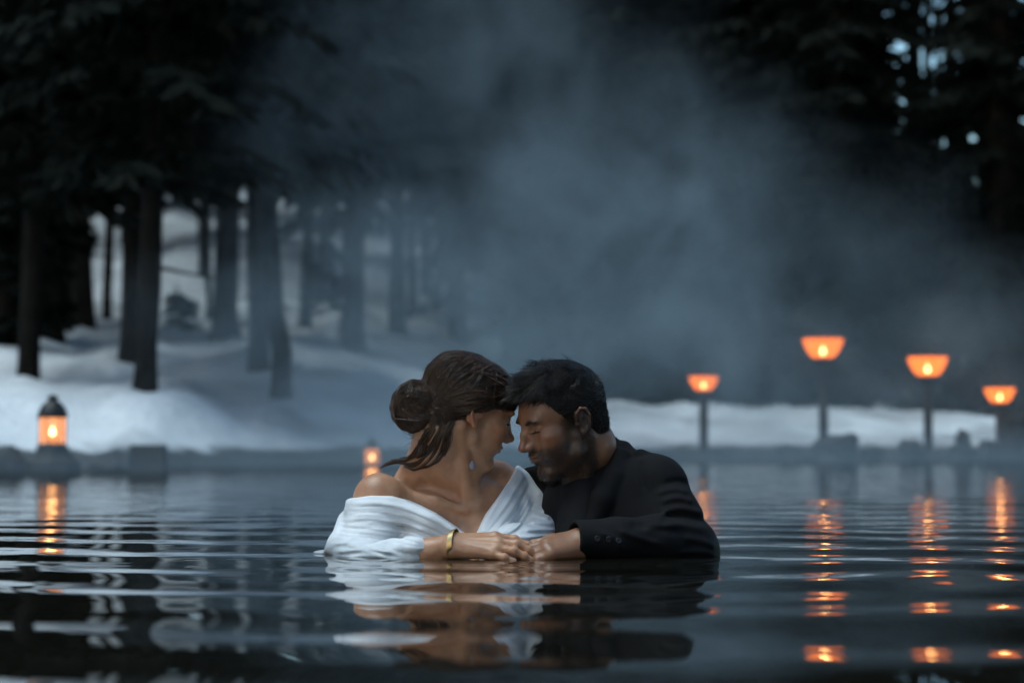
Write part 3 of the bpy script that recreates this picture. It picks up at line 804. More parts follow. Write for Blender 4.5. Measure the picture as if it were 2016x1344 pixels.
def head_sdf(G, H, male, ear_only=None):
    S = H.S; R = H.R
    E = lambda c, r, k=0.012, op='u', RR=None: G.ell(H.p(*c), np.array(r) * S, R if RR is None else RR, k * S, op)
    C = lambda p, q, r0, r1, k=0.012, op='u': G.cone(H.p(*p), H.p(*q), r0 * S, r1 * S, k * S, op)
    E((-0.010, 0, 0.042), (0.097, 0.075, 0.086), 0.01)                  # skull
    E((0.047, 0, 0.038), (0.046, 0.058, 0.050), 0.02)                   # forehead
    E((0.040, 0, -0.030), (0.050, 0.054, 0.068), 0.025)                 # face
    jw = 0.054 if male else 0.047
    for b in (-1, 1):
        C((0.002, b * jw, -0.030), (0.012, b * jw, -0.062 if male else -0.056), 0.016, 0.014, 0.02)
        C((0.012, b * jw, -0.062 if male else -0.056), (0.076, b * 0.014, -0.092), 0.014, 0.013, 0.02)
        E((0.060, b * 0.043, -0.008), (0.026, 0.020, 0.018), 0.02)      # cheekbone
        E((0.056, b * 0.036, -0.040), (0.030, 0.020, 0.026), 0.02)      # cheek
        E((0.083, b * 0.027, 0.0365), (0.012, 0.024, 0.0085 if male else 0.006), 0.014)   # brow ridge
    E((0.079, 0, -0.088), (0.017, 0.020, 0.017), 0.016)                 # chin
    E((0.078, 0, -0.046), (0.022, 0.030, 0.024), 0.016)                 # muzzle
    for b in (-1, 1):
        E((0.101, b * 0.031, 0.019), (0.0195 if male else 0.017, 0.018, 0.0115), 0.010, 's') # socket
        E((0.0740, b * 0.032, 0.0165), (0.0135, 0.0150, 0.0125), 0.004)  # closed lid over the eyeball
        C((0.0850, b * 0.022, 0.0105), (0.080, b * 0.045, 0.0110), 0.0018, 0.0014, 0.003)   # lid rim
        C((0.0860, b * 0.020, 0.0255), (0.080, b * 0.046, 0.0245), 0.0010, 0.0010, 0.004, 's')  # lid crease
    nb = 0.0035 if male else 0.0
    C((0.087, 0, 0.034), (0.100 + nb, 0, 0.009), 0.0080, 0.0072, 0.014)
    tz = -0.0175 if male else -0.0140
    C((0.100 + nb, 0, 0.009), (0.1150, 0, tz + 0.002), 0.0072, 0.0080, 0.008)
    for b in (-1, 1): C((0.088, b * 0.007, 0.018), (0.094, b * 0.011, -0.014), 0.008, 0.0085, 0.012)
    E((0.1165, 0, tz), (0.0095, 0.0100, 0.0080), 0.008)            # nose tip
    for b in (-1, 1):
        E((0.1020, b * 0.0125, -0.0205), (0.0110, 0.0058, 0.0075), 0.006)  # nostril wings
        E((0.1080, b * 0.0060, -0.0270), (0.0050, 0.0026, 0.0028), 0.003, 's')
    C((0.112, 0, -0.024), (0.099, 0, -0.029), 0.0042, 0.0040, 0.006)
    C((0.1040, 0, -0.031), (0.1035, 0, -0.038), 0.0022, 0.0024, 0.006, 's') # philtrum
    E((0.0965, 0, -0.0425), (0.0090, 0.0200, 0.0055), 0.005)            # upper lip
    E((0.0945, 0, -0.0535), (0.0090, 0.0175, 0.0060), 0.005)            # lower lip
    for b in (-1, 1):
        C((0.1060, 0, -0.0478), (0.0930, b * 0.023, -0.0478), 0.0013, 0.0010, 0.003, 's')
        C((0.0880, b * 0.016, -0.0310), (0.0840, b * 0.029, -0.050), 0.0016, 0.0012, 0.008, 's')
    E((0.0985, 0, -0.0655), (0.0080, 0.0160, 0.0050), 0.010, 's')       # dip above the chin
    for b in (-1, 1):                                                   # ears
        ax = R.copy(); tl = -0.28
        f, w, u = R
        ax = np.array([math.cos(tl) * f + math.sin(tl) * u, w * math.cos(0.32) + b * -f * math.sin(0.32) * 0, -math.sin(tl) * f + math.cos(tl) * u])
        E((-0.010, b * 0.0755, 0.004), (0.0165, 0.0065, 0.0290), 0.006, 'u', ax)
        rim = [(0.004, 0.0800, 0.010), (0.003, 0.0845, 0.024), (-0.008, 0.0880, 0.033), (-0.020, 0.0890, 0.028), (-0.025, 0.0885, 0.012), (-0.020, 0.0860, -0.006), (-0.010, 0.0815, -0.020), (-0.003, 0.0780, -0.026)]
        for i in range(len(rim) - 1):
            p, q = rim[i], rim[i + 1]
            C((p[0], b * p[1], p[2]), (q[0], b * q[1], q[2]), 0.0032, 0.0032, 0.004)
        E((-0.004, b * 0.0775, -0.022), (0.0075, 0.0050, 0.0095), 0.005)   # lobe
        E((-0.007, b * 0.0890, 0.001), (0.0080, 0.0075, 0.0115), 0.004, 's', ax)   # concha
        E((-0.010, b * 0.0880, 0.020), (0.0060, 0.0050, 0.0060), 0.004, 's', ax)
        E((0.006, b * 0.0765, 0.000), (0.0040, 0.0040, 0.0070), 0.004)      # tragus

def finger(G, pts, r0, r1, k=0.004):
    n = len(pts); rr = np.linspace(r0, r1, n)
    G.chain(pts, rr, k)
    for i in range(1, n - 1):
        G.ell(pts[i], (rr[i] * 1.07,) * 3, None, k)

# ---- materials for the couple
def skin_mat(name, base, stub):
    m = bpy.data.materials.new(name); m.use_nodes = True
    t = NT(m); b = t.n['Principled BSDF']
    b.inputs['Roughness'].default_value = 0.36
    b.inputs['Specular IOR Level'].default_value = 0.45
    b.inputs['Subsurface Weight'].default_value = 0.15
    b.inputs['Subsurface Radius'].default_value = (0.010, 0.0035, 0.002)
    b.inputs['Subsurface Scale'].default_value = 1.0
    co = t.new('ShaderNodeTexCoord')
    nz = t.new('ShaderNodeTexNoise'); nz.inputs['Scale'].default_value = 38; nz.inputs['Detail'].default_value = 6
    t.link(co.outputs['Object'], nz.inputs['Vector'])
    cr = t.new('ShaderNodeValToRGB'); e = cr.color_ramp.elements
    e[0].position = 0.30; e[0].color = (base[0] * 0.86, base[1] * 0.78, base[2] * 0.76, 1)
    e[1].position = 0.70; e[1].color = (base[0] * 1.08, base[1] * 1.10, base[2] * 1.12, 1)
    t.link(nz.outputs[0], cr.inputs[0])
    cur = cr.outputs[0]
    for an, c in (('blush', (base[0] * 0.95, base[1] * 0.62, base[2] * 0.60, 1)), ('lips', (base[0] * 0.72, base[1] * 0.36, base[2] * 0.40, 1)), ('stubble', (*stub, 1))):
        a = t.new('ShaderNodeAttribute', attribute_name=an)
        mx = t.new('ShaderNodeMix', data_type='RGBA')
        t.link(a.outputs['Fac'], mx.inputs['Factor']); t.link(cur, mx.inputs['A']); mx.inputs['B'].default_value = c
        cur = mx.outputs['Result']
    t.link(cur, b.inputs['Base Color'])
    n2 = t.new('ShaderNodeTexNoise'); n2.inputs['Scale'].default_value = 260; n2.inputs['Detail'].default_value = 4
    t.link(co.outputs['Object'], n2.inputs['Vector'])
    bp = t.new('ShaderNodeBump'); bp.inputs['Distance'].default_value = 0.0006; bp.inputs['Strength'].default_value = 0.7
    t.link(n2.outputs[0], bp.inputs['Height']); t.link(bp.outputs[0], b.inputs['Normal'])
    return m

M_SKIN_W = skin_mat('skin_fair', (0.53, 0.278, 0.155), (0.1, 0.06, 0.04))
M_SKIN_M = skin_mat('skin_tanned', (0.32, 0.160, 0.090), (0.048, 0.031, 0.022))
M_HAIR_W = mat('hair_brown', (0.072, 0.036, 0.018), 0.30, 0.7, var=(60, 0.5))
M_HAIR_M = mat('hair_dark', (0.026, 0.018, 0.012), 0.30, 0.7, var=(60, 0.4))
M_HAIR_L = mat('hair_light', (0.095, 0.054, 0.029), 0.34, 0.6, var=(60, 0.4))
M_BASE_W = mat('hair_under_brown', (0.038, 0.021, 0.012), 0.8, 0.15, bump=(300, 0.002))
M_BASE_M = mat('hair_under_dark', (0.016, 0.012, 0.009), 0.85, 0.12, bump=(300, 0.002))
M_LASH = mat('lash_black', (0.012, 0.009, 0.007), 0.6)
M_GOLD = mat('bracelet_gold', (0.66, 0.50, 0.25), 0.38, 0.5, 1.0, bump=(30, 0.0008))
M_DROP = mat('drop_pale', (0.34, 0.31, 0.36), 0.35, 0.4)
def wet_edge(t, b, dry, wet, rd, rw, top):
    """soaked and darker where the cloth has drawn up water"""
    geo = t.new('ShaderNodeNewGeometry'); sep = t.new('ShaderNodeSeparateXYZ'); t.link(geo.outputs['Position'], sep.inputs[0])
    nz = t.new('ShaderNodeTexNoise'); nz.inputs['Scale'].default_value = 22; nz.inputs['Detail'].default_value = 5; t.link(geo.outputs['Position'], nz.inputs['Vector'])
    ad = t.new('ShaderNodeMath', operation='MULTIPLY_ADD'); ad.inputs[1].default_value = -top * 1.6; t.link(nz.outputs[0], ad.inputs[0]); t.link(sep.outputs['Z'], ad.inputs[2])
    mr = t.new('ShaderNodeMapRange', interpolation_type='SMOOTHSTEP'); mr.inputs[1].default_value = top * 0.7; mr.inputs[2].default_value = -top * 0.7; t.link(ad.outputs[0], mr.inputs[0])
    mx = t.new('ShaderNodeMix', data_type='RGBA'); mx.inputs['A'].default_value = (*dry, 1); mx.inputs['B'].default_value = (*wet, 1)
    t.link(mr.outputs[0], mx.inputs['Factor']); t.link(mx.outputs['Result'], b.inputs['Base Color'])
    m2 = t.new('ShaderNodeMapRange'); m2.inputs[3].default_value = rd; m2.inputs[4].default_value = rw; t.link(mr.outputs[0], m2.inputs[0]); t.link(m2.outputs[0], b.inputs['Roughness'])
M_CLOTH = bpy.data.materials.new('wet_white_cloth'); M_CLOTH.use_nodes = True
def _cloth():
    t = NT(M_CLOTH); b = t.n['Principled BSDF']
    b.inputs['Base Color'].default_value = (0.84, 0.85, 0.86, 1); b.inputs['Roughness'].default_value = 0.62
    wet_edge(t, b, (0.84, 0.85, 0.86), (0.52, 0.55, 0.57), 0.62, 0.30, 0.030)
    co = t.new('ShaderNodeTexCoord')
    mp = t.new('ShaderNodeMapping'); mp.inputs['Scale'].default_value = (1, 1, 2.4)
    t.link(co.outputs['Object'], mp.inputs['Vector'])
    nz = t.new('ShaderNodeTexNoise'); nz.inputs['Scale'].default_value = 42; nz.inputs['Detail'].default_value = 7; nz.inputs['Distortion'].default_value = 0.6
    t.link(mp.outputs[0], nz.inputs['Vector'])
    bp = t.new('ShaderNodeBump'); bp.inputs['Distance'].default_value = 0.0022; bp.inputs['Strength'].default_value = 0.5
    t.link(nz.outputs[0], bp.inputs['Height'])
    n2 = t.new('ShaderNodeTexNoise'); n2.inputs['Scale'].default_value = 700; n2.inputs['Detail'].default_value = 2
    t.link(co.outputs['Object'], n2.inputs['Vector'])
    b2 = t.new('ShaderNodeBump'); b2.inputs['Distance'].default_value = 0.0006; b2.inputs['Strength'].default_value = 0.6
    t.link(n2.outputs[0], b2.inputs['Height']); t.link(bp.outputs[0], b2.inputs['Normal']); t.link(b2.outputs[0], b.inputs['Normal'])
_cloth()
M_JACKET = mat('wool_charcoal', (0.0095, 0.0088, 0.0092), 0.85, 0.25, bump=(500, 0.0005), var=(25, 0.35))
_t = NT(M_JACKET); wet_edge(_t, _t.n['Principled BSDF'], (0.0075, 0.0070, 0.0074), (0.0045, 0.0042, 0.0045), 0.88, 0.55, 0.06)
M_JACKET.node_tree.nodes['Principled BSDF'].inputs['Specular IOR Level'].default_value = 0.2
M_SHIRT = mat('shirt_black', (0.010, 0.009, 0.009), 0.8, 0.25, bump=(60, 0.002))
M_BUTTON = mat('button_horn', (0.012, 0.011, 0.015), 0.6, 0.5)

def fold_field(G, folds):
    """relief along lines drawn on the front of the cloth (x, z)"""
    X = G.ax[0][:, None]; Z = G.ax[2][None, :]
    D = np.zeros((G.n[0], G.n[2]), np.float32)
    for pts, amp, wid in folds:
        q = resample([P(*p)[[0, 2]] for p in pts], 14)
        best = np.full(D.shape, 1e9, np.float32); tt = np.zeros(D.shape, np.float32)
        for i in range(len(q) - 1):
            d = q[i + 1] - q[i]; L = d @ d
            t = np.clip(((X - q[i][0]) * d[0] + (Z - q[i][1]) * d[1]) / L, 0, 1)
            e = (X - q[i][0] - t * d[0]) ** 2 + (Z - q[i][1] - t * d[1]) ** 2
            m = e < best; best = np.where(m, e, best); tt = np.where(m, (i + t) / (len(q) - 1), tt)
        env = smoothstep(0, 0.15, tt) * (1 - smoothstep(0.85, 1.0, tt)) * 0.75 + 0.25
        D += amp * env * np.exp(-best / wid ** 2)
    return D[:, None, :]

# ------------------------------------------------------------------ woman
HW = Head((940, 816), -0.070, -1, (math.cos(math.radians(21)), math.sin(math.radians(21))), math.radians(20), 0.925)
W_SR, W_SL = P(748, 986, -0.02), P(980, 955, 0.10)
W_ELR = P(710, 1132, -0.10)
W_WR = P(893, 1072, -0.235)
W_ELL = P(1075, 1105, 0.02)
def woman_body(G, inf=0.0, cloth=False):
    k = 0.03
    if not cloth:
        head_sdf(G, HW, False)
        nk = [HW.p(-0.030, 0, -0.020), HW.p(-0.040, 0, -0.075), P(893, 955, 0.06), P(885, 1000, 0.075)]
        G.chain(nk, [0.052, 0.050, 0.054, 0.075], 0.022)
        G.cone(HW.p(0.020, 0, -0.070), P(925, 985, -0.005), 0.030, 0.020, 0.03)            # throat
        G.cone(HW.p(-0.025, -0.055, -0.040), P(921, 993, -0.010), 0.0135, 0.010, 0.012)    # neck muscle
        G.cone(HW.p(-0.060, -0.02, -0.040), P(800, 958, 0.045), 0.030, 0.034, 0.035)       # trapezius
        G.cone(HW.p(-0.060, 0.02, -0.060), P(965, 948, 0.10), 0.030, 0.030, 0.03)
        G.chain([P(919, 1003, -0.022), P(860, 985, -0.028), P(800, 972, -0.012), W_SR + np.array([0.0, -0.01, 0.028])], [0.0075, 0.0080, 0.0085, 0.012], 0.016)   # collar bones
        G.chain([P(938, 998, -0.016), P(968, 968, 0.03), W_SL + np.array([0, 0, 0.025])], [0.0075, 0.008, 0.012], 0.016)
    G.ell(P(886, 1075, 0.075), (0.135 + inf, 0.092 + inf, 0.150 + inf), None, 0.03)        # ribcage
    G.ell(P(845, 1010, 0.035), (0.085 + inf, 0.055 + inf, 0.05 + inf), None, k)
    G.ell(P(940, 990, 0.055), (0.065 + inf, 0.055 + inf, 0.05 + inf), None, k)
    G.ell(P(848, 1078, -0.030), (0.062 + inf, 0.058 + inf, 0.058 + inf), None, k)          # bust
    G.ell(P(958, 1070, 0.000), (0.058 + inf, 0.058 + inf, 0.058 + inf), None, k)
    G.ell(W_SR + np.array([-0.004, 0, 0.002]), (0.052 + inf, 0.050 + inf, 0.056 + inf), None, k)     # shoulders
    G.ell(W_SL, (0.045 + inf, 0.046 + inf, 0.048 + inf), None, k)
    G.cone(W_SR, W_ELR, 0.048 + inf, 0.040 + inf, 0.02)
    G.cone(W_SL, W_ELL, 0.046 + inf, 0.040 + inf, 0.02)
    if cloth:
        return
    G.chain([W_ELR, P(790, 1108, -0.19), W_WR], [0.040, 0.037, 0.0235], 0.015)             # forearm
    G.ell(P(850, 1086, -0.215), (0.05, 0.026, 0.028), None, 0.01)
    # right hand lying over his
    mcp = [P(975, 1057, -0.232), P(981, 1068, -0.250), P(979, 1080, -0.264), P(968, 1091, -0.272)]
    wr = [W_WR + np.array([0.0, 0.006, 0.006]), W_WR + np.array([0, -0.002, 0.0]), W_WR + np.array([0, -0.008, -0.004]), W_WR + np.array([0, -0.012, -0.010])]
    for i in range(4):
        G.cone(wr[i], mcp[i], 0.0165, 0.0112 if i < 3 else 0.0098, 0.012)
        G.ell(mcp[i] + np.array([0, 0, 0.001]), (0.0112, 0.0105, 0.0105), None, 0.006)
    for i in range(1, 4): G.cone(wr[i] + np.array([0.02, -0.012, 0.012]), mcp[i] + np.array([-0.004, -0.003, 0.0085]), 0.0022, 0.0030, 0.005)
    finger(G, [mcp[0], P(1013, 1062, -0.232), P(1037, 1073, -0.232), P(1054, 1083, -0.232)], 0.0098, 0.0068)
    finger(G, [mcp[1], P(1017, 1071, -0.256), P(1040, 1082, -0.255), P(1056, 1092, -0.252)], 0.0100, 0.0068)
    finger(G, [mcp[2], P(1012, 1084, -0.272), P(1032, 1094, -0.270), P(1046, 1102, -0.266)], 0.0094, 0.0064)
    finger(G, [mcp[3], P(993, 1097, -0.284), P(1010, 1106, -0.282), P(1022, 1112, -0.278)], 0.0085, 0.0058)
    finger(G, [P(905, 1076, -0.215), P(938, 1082, -0.205), P(968, 1088, -0.200), P(990, 1092, -0.200)], 0.0135, 0.0080, 0.008)   # thumb, under the palm
    # left forearm, below her chest, mostly under the sleeve and water
    G.chain([W_ELL, P(1000, 1112, -0.10), P(935, 1118, -0.15)], [0.038, 0.034, 0.024], 0.015)
    G.chain([P(935, 1118, -0.15), P(870, 1122, -0.17)], [0.026, 0.014], 0.012)

woman = empty('person', P(886, 1085, 0.05) * np.array([1, 1, 0]))
tag(woman, 'woman with brown hair in a bun and a white off-shoulder dress, in the water', 'person')
GW = Grid((-0.42, 3.92, -0.09), (0.12, 4.47, 0.46), 0.0025)
woman_body(GW)
V, F = GW.mesh()
bw = mesh_obj('body', V, F, M_SKIN_W, woman)
def face_masks(o, V, H, male):
    L = H.loc(V); a, b, c = L.T
    lips = np.exp(-((b / 0.019) ** 2) - (((c + 0.0480) / 0.0085) ** 4)) * smoothstep(0.088, 0.094, a)
    near = np.exp(-((a - 0.03) ** 2 + b ** 2 + c ** 2) / 0.02)
    blush = (0.75 * np.exp(-((a - 0.118) ** 2 + b ** 2 + (c + 0.02) ** 2) / 0.0004) + 0.55 * np.exp(-((a - 0.07) ** 2 + (np.abs(b) - 0.045) ** 2 + (c + 0.018) ** 2) / 0.0008)
             + 0.8 * np.exp(-((a + 0.010) ** 2 + (np.abs(b) - 0.082) ** 2 + (c - 0.005) ** 2) / 0.0009))
    st = np.zeros(len(V))
    if male:
        n1 = 0.5 + 0.5 * np.sin(a * 900 + 3 * np.sin(c * 500)) * np.sin(c * 800 + b * 700)
        st = smoothstep(0.012, -0.016, c + 0.55 * np.maximum(a - 0.035, 0) * 0 + 0.0) * smoothstep(-0.030, 0.004, a)
        cheek = smoothstep(-0.018, -0.042, c - 0.012 * smoothstep(0.06, 0.0, a)) 
        side = smoothstep(0.052, 0.020, a) * smoothstep(0.045, 0.015, c)
        mous = np.exp(-((c + 0.0345) / 0.006) ** 2) * (np.abs(b) < 0.03) * smoothstep(0.08, 0.09, a)
        st = np.maximum(np.maximum(cheek, side), mous) * smoothstep(-0.045, -0.012, a) * smoothstep(-0.165, -0.125, c)
        st = st * (1 - 0.9 * np.clip(lips, 0, 1)) * (0.82 + 0.06 * n1)
    d = np.exp(-(np.minimum(np.sum(L ** 2, 1), 9)) / 0.03) > 0.30
    attr(o, 'lips', np.clip(lips, 0, 1) * (0.45 if male else 0.75) * d)
    attr(o, 'blush', np.clip(blush, 0, 1) * d * 0.8)
    attr(o, 'stubble', np.clip(st, 0, 1) * d)
face_masks(bw, V, HW, False)

# dress
GD = Grid((-0.46, 3.95, -0.08), (0.14, 4.45, 0.26), 0.0025)
woman_body(GD, 0.0125, True)
GD.chain([W_ELR, P(770, 1118, -0.18), P(815, 1098, -0.205)], [0.052, 0.050, 0.038], 0.02)      # wet sleeve end
GD.chain([P(800, 1082, -0.205), P(822, 1078, -0.222), P(836, 1086, -0.225)], [0.016, 0.013, 0.007], 0.008)
GD.chain([P(700, 1100, -0.14), P(668, 1072, -0.06), P(690, 1030, 0.0)], [0.03, 0.022, 0.03], 0.02)
GD.ell(P(676, 1080, -0.03), (0.040, 0.06, 0.016), None, 0.012)
GD.ell(P(648, 1087, 0.0), (0.034, 0.035, 0.0060), None, 0.010)
GD.chain([W_ELL, P(1010, 1085, -0.08), P(960, 1092, -0.12)], [0.052, 0.046, 0.034], 0.02)     # left sleeve
GD.chain([P(1082, 1040, 0.02), P(1030, 1062, -0.06), P(985, 1078, -0.10)], [0.030, 0.026, 0.02], 0.015)
GD.chain([P(1032, 945, 0.095), P(1052, 990, 0.07), P(1082, 1040, 0.05)], [0.018, 0.024, 0.026], 0.02)
GD.chain([P(1012, 940, 0.055), P(985, 1000, 0.0), P(945, 1058, -0.055)], [0.020, 0.026, 0.020], 0.02)     # rolled edge, her left
GD.chain([P(702, 1000, -0.03), P(770, 995, -0.065), P(850, 1022, -0.085), P(918, 1060, -0.090)], [0.018, 0.020, 0.020, 0.016], 0.02)
folds = []
A = [[(690, 990), (760, 986), (845, 1010), (925, 1056)], [(682, 1003), (760, 1000), (840, 1024), (915, 1060)], [(676, 1016), (755, 1014), (835, 1036), (905, 1064)],
     [(672, 1028), (745, 1030), (825, 1048), (895, 1066)], [(668, 1040), (740, 1044), (815, 1058), (880, 1070)], [(664, 1052), (730, 1058), (800, 1068), (850, 1074)],
     [(690, 1064), (740, 1070), (790, 1074)]]
for i, q in enumerate(A): folds.append((q, 0.0046 if i % 2 == 0 else 0.0036, 0.0050))
for q in [[(800, 990), (850, 1002), (900, 1032)], [(700, 1009), (760, 1007), (800, 1014)], [(730, 1036), (790, 1042), (850, 1056)], [(720, 1022), (790, 1024), (845, 1042)]]: folds.append((q, 0.0024, 0.0035))
B = [[(938, 1052), (975, 992), (1016, 928)], [(946, 1054), (990, 1000), (1027, 940)], [(953, 1056), (1003, 1008), (1036, 952)], [(961, 1058), (1014, 1016), (1043, 968)], [(972, 1060), (1024, 1026), (1048, 985)]]
for q in B: folds.append((q, 0.0050, 0.0044))
for grp, am in ((A[:6], 0.0026), (B, 0.0030)):
    for q0, q1 in zip(grp[:-1], grp[1:]):
        for f_ in (0.33, 0.66):
            q = [(a0 * (1 - f_) + a1 * f_ + rng.normal(0, 1.5), b0 * (1 - f_) + b1 * f_ + rng.normal(0, 1.0)) for (a0, b0), (a1, b1) in zip(q0, q1)]
            folds.append((q, am * rng.uniform(0.6, 1.2), 0.0030))
for q in [[(662, 1066), (700, 1060), (745, 1066), (800, 1080)], [(668, 1078), (720, 1074), (780, 1082)], [(690, 1090), (740, 1082), (800, 1088)]]: folds.append((q, 0.004, 0.0045))
for q in [[(1046, 1000), (1066, 1004), (1078, 1008)], [(1046, 1012), (1070, 1016), (1084, 1020)], [(1042, 1024), (1072, 1028), (1090, 1030)], [(1030, 1038), (1066, 1040), (1095, 1042)], [(1000, 1050), (1050, 1052), (1095, 1052)]]: folds.append((q, 0.0036, 0.0042))
GD.F -= 1.3 * fold_field(GD, folds)
# neckline: everything above this line is bare
nl = np.array([P(*p)[[0, 2]] for p in [(560, 1040), (640, 990), (690, 980), (735, 973), (775, 974), (815, 986), (860, 1008), (900, 1035), (926, 1054), (936, 1052), (955, 1012), (980, 978), (1003, 945), (1017, 918), (1040, 900), (1120, 880)]])
zn = np.interp(GD.ax[0], nl[:, 0], nl[:, 1])
gr = np.abs(np.gradient(zn, GD.ax[0])); 
cut = ((GD.ax[2][None, :] - zn[:, None]) / np.sqrt(1 + gr[:, None] ** 2)).astype(np.float32)
cut = np.repeat(cut[:, None, :], GD.n[1], 1)
# behind the shoulders the dress sits lower than the strap
t = np.clip(0.5 + 0.5 * (cut - GD.F) / 0.006, 0, 1)
GD.F = GD.F * (1 - t) + cut * t + 0.006 * t * (1 - t)
V, F = GD.mesh()
mesh_obj('dress', V, F, M_CLOTH, woman)

# bracelet: a flat open band round the wrist
def bracelet():
    c = P(893, 1071, -0.237); ax = P(960, 1068, -0.245) - P(830, 1092, -0.205); ax /= np.linalg.norm(ax)
    a = np.cross(ax, (0, 1, 0)); a /= np.linalg.norm(a); b = np.cross(ax, a)
    ax2 = ax * 0.97 + a * 0.18
    V = []; F = []; n = 40
    for i in range(n):
        w = 2 * math.pi * i / n
        for (r, h) in ((0.0272, -0.0052), (0.0272, 0.0052), (0.0290, 0.0056), (0.0290, -0.0056)):
            V.append(c + r * 1.05 * (a * math.cos(w) + b * math.sin(w)) + ax2 * h + ax * 0.006 * math.cos(w))
    for i in range(n):
        j = (i + 1) % n
        for q in range(4):
            F.append((i * 4 + q, j * 4 + q, j * 4 + (q + 1) % 4, i * 4 + (q + 1) % 4))
    o = mesh_obj('bracelet', np.array(V), F, M_GOLD, woman, smooth=False)
    o['label'] = 'wide plain gold bangle on her wrist'
bracelet()

# ---- her hair
def sample_surface(V, F, n, mask=None):
    c = V[F].mean(1)
    if mask is not None:
        ok = np.where(mask(c))[0]
    else: ok = np.arange(len(F))
    return c[rng.choice(ok, n)]

BUN = P(827, 800, -0.035)
GH = Grid((-0.29, 4.02, 0.05), (0.06, 4.42, 0.46), 0.0025)
R, S = HW.R, HW.S
GH.ell(HW.p(-0.014, 0, 0.044), np.array((0.106, 0.085, 0.090)) * S, R, 0.01)
GH.ell(HW.p(0.040, 0, 0.062), np.array((0.058, 0.066, 0.056)) * S, R, 0.02)
GH.ell(HW.p(-0.058, 0, 0.070), np.array((0.052, 0.062, 0.050)) * S, R, 0.03)
GH.ell(P(896, 752, 0.005), (0.044, 0.062, 0.050), None, 0.025)
GH.ell(HW.p(-0.050, 0, -0.025), np.array((0.058, 0.064, 0.060)) * S, R, 0.02)
GH.ell(HW.p(-0.014, -0.068, 0.024), np.array((0.036, 0.030, 0.030)) * S, R, 0.02)
GH.chain([HW.p(-0.060, -0.012, -0.050), HW.p(-0.072, -0.020, -0.100), HW.p(-0.092, -0.030, -0.135)], [0.040, 0.014, 0.003], 0.02)
GH.cone(HW.p(-0.085, -0.01, 0.0), BUN, 0.038, 0.030, 0.015)
X, Y, Z = np.meshgrid(*GH.ax, indexing='ij')
L = HW.loc(np.stack([X.ravel(), Y.ravel(), Z.ravel()], 1)).astype(np.float32) 
a, b, c = L.T
front = (0.006 + 0.36 * np.maximum(a, -0.02) + 0.010 * np.sin(np.clip((a + 0.01) / 0.09, 0, 1) * 3.14) - c) * 0.9 + 0.0016 * np.sin(a * 700 + b * 300) + 0.001 * np.sin(a * 1500)                                # bare below this line
back = a + 0.017 + 0.22 * np.maximum(-c - 0.01, 0)
reg = np.minimum(front, back).reshape(GH.F.shape).astype(np.float32)
t = np.clip(0.5 + 0.5 * (reg - GH.F) / 0.012, 0, 1)
GH.F = GH.F * (1 - t) + reg * t + 0.012 * t * (1 - t)
V, F = GH.mesh()
hair = mesh_obj('hair', V, F, M_BASE_W, woman)
VH, FH = V, F
GB = Grid(BUN - 0.085, BUN + 0.085, 0.0025)
GB.ell(BUN, (0.040, 0.041, 0.041), None, 0.01)
GB.ell(BUN + np.array([-0.012, -0.004, 0.014]), (0.034, 0.034, 0.032), None, 0.008)
GB.ell(BUN + np.array([0.014, -0.012, 0.018]), (0.028, 0.030, 0.026), None, 0.006)
GB.ell(BUN + np.array([-0.018, -0.006, -0.014]), (0.027, 0.030, 0.025), None, 0.006)
GB.ell(BUN + np.array([0.004, -0.01, -0.022]), (0.032, 0.032, 0.026), None, 0.01)
GB.cone(BUN, BUN + np.array([0.05, 0.02, 0.006]), 0.036, 0.034, 0.012)
for i in range(7):                                                                        # coiled locks
    w0 = i * 0.9; pts = []
    for j in range(9):
        w = w0 + j * 0.45; ph = -0.9 + 1.8 * ((i * 0.37) % 1) + j * 0.05
        pts.append(BUN + np.array([-0.006, 0, 0]) + 0.041 * np.array([math.cos(w) * math.cos(ph), -abs(math.sin(ph)) * 0.9 + 0.1, math.sin(w) * math.cos(ph)]))
    GB.chain(pts, [0.0085 + 0.003 * (i % 3)] * 9, 0.005)
Vb, Fb = GB.mesh()
mesh_obj('bun', Vb, Fb, M_BASE_W, hair)

def comb(G, roots, target, steps, step, lift, jitter=0.25):
    """strands that run over the surface of G towards a target point"""
    p = roots.copy(); n = len(p); out = [p.copy()]
    off = lift * rng.random(n)
    wob = rng.normal(0, jitter, (n, 3))
    for k in range(steps):
        d = target - p; dist = np.linalg.norm(d, axis=1)[:, None]
        d = d / (dist + 1e-6) + wob * 0.5
        g = G.grad(p); d -= (d * g).sum(1)[:, None] * g
        d /= np.linalg.norm(d, axis=1)[:, None] + 1e-6
        p = p + d * np.minimum(step, dist * 0.5)
        s = G.sample(p); p = p - np.clip(s - off, -0.01, 0.01)[:, None] * G.grad(p)
        if k % 2: wob = 0.8 * wob + rng.normal(0, jitter * 0.4, (n, 3))
        out.append(p.copy())
    return np.stack(out, 1)

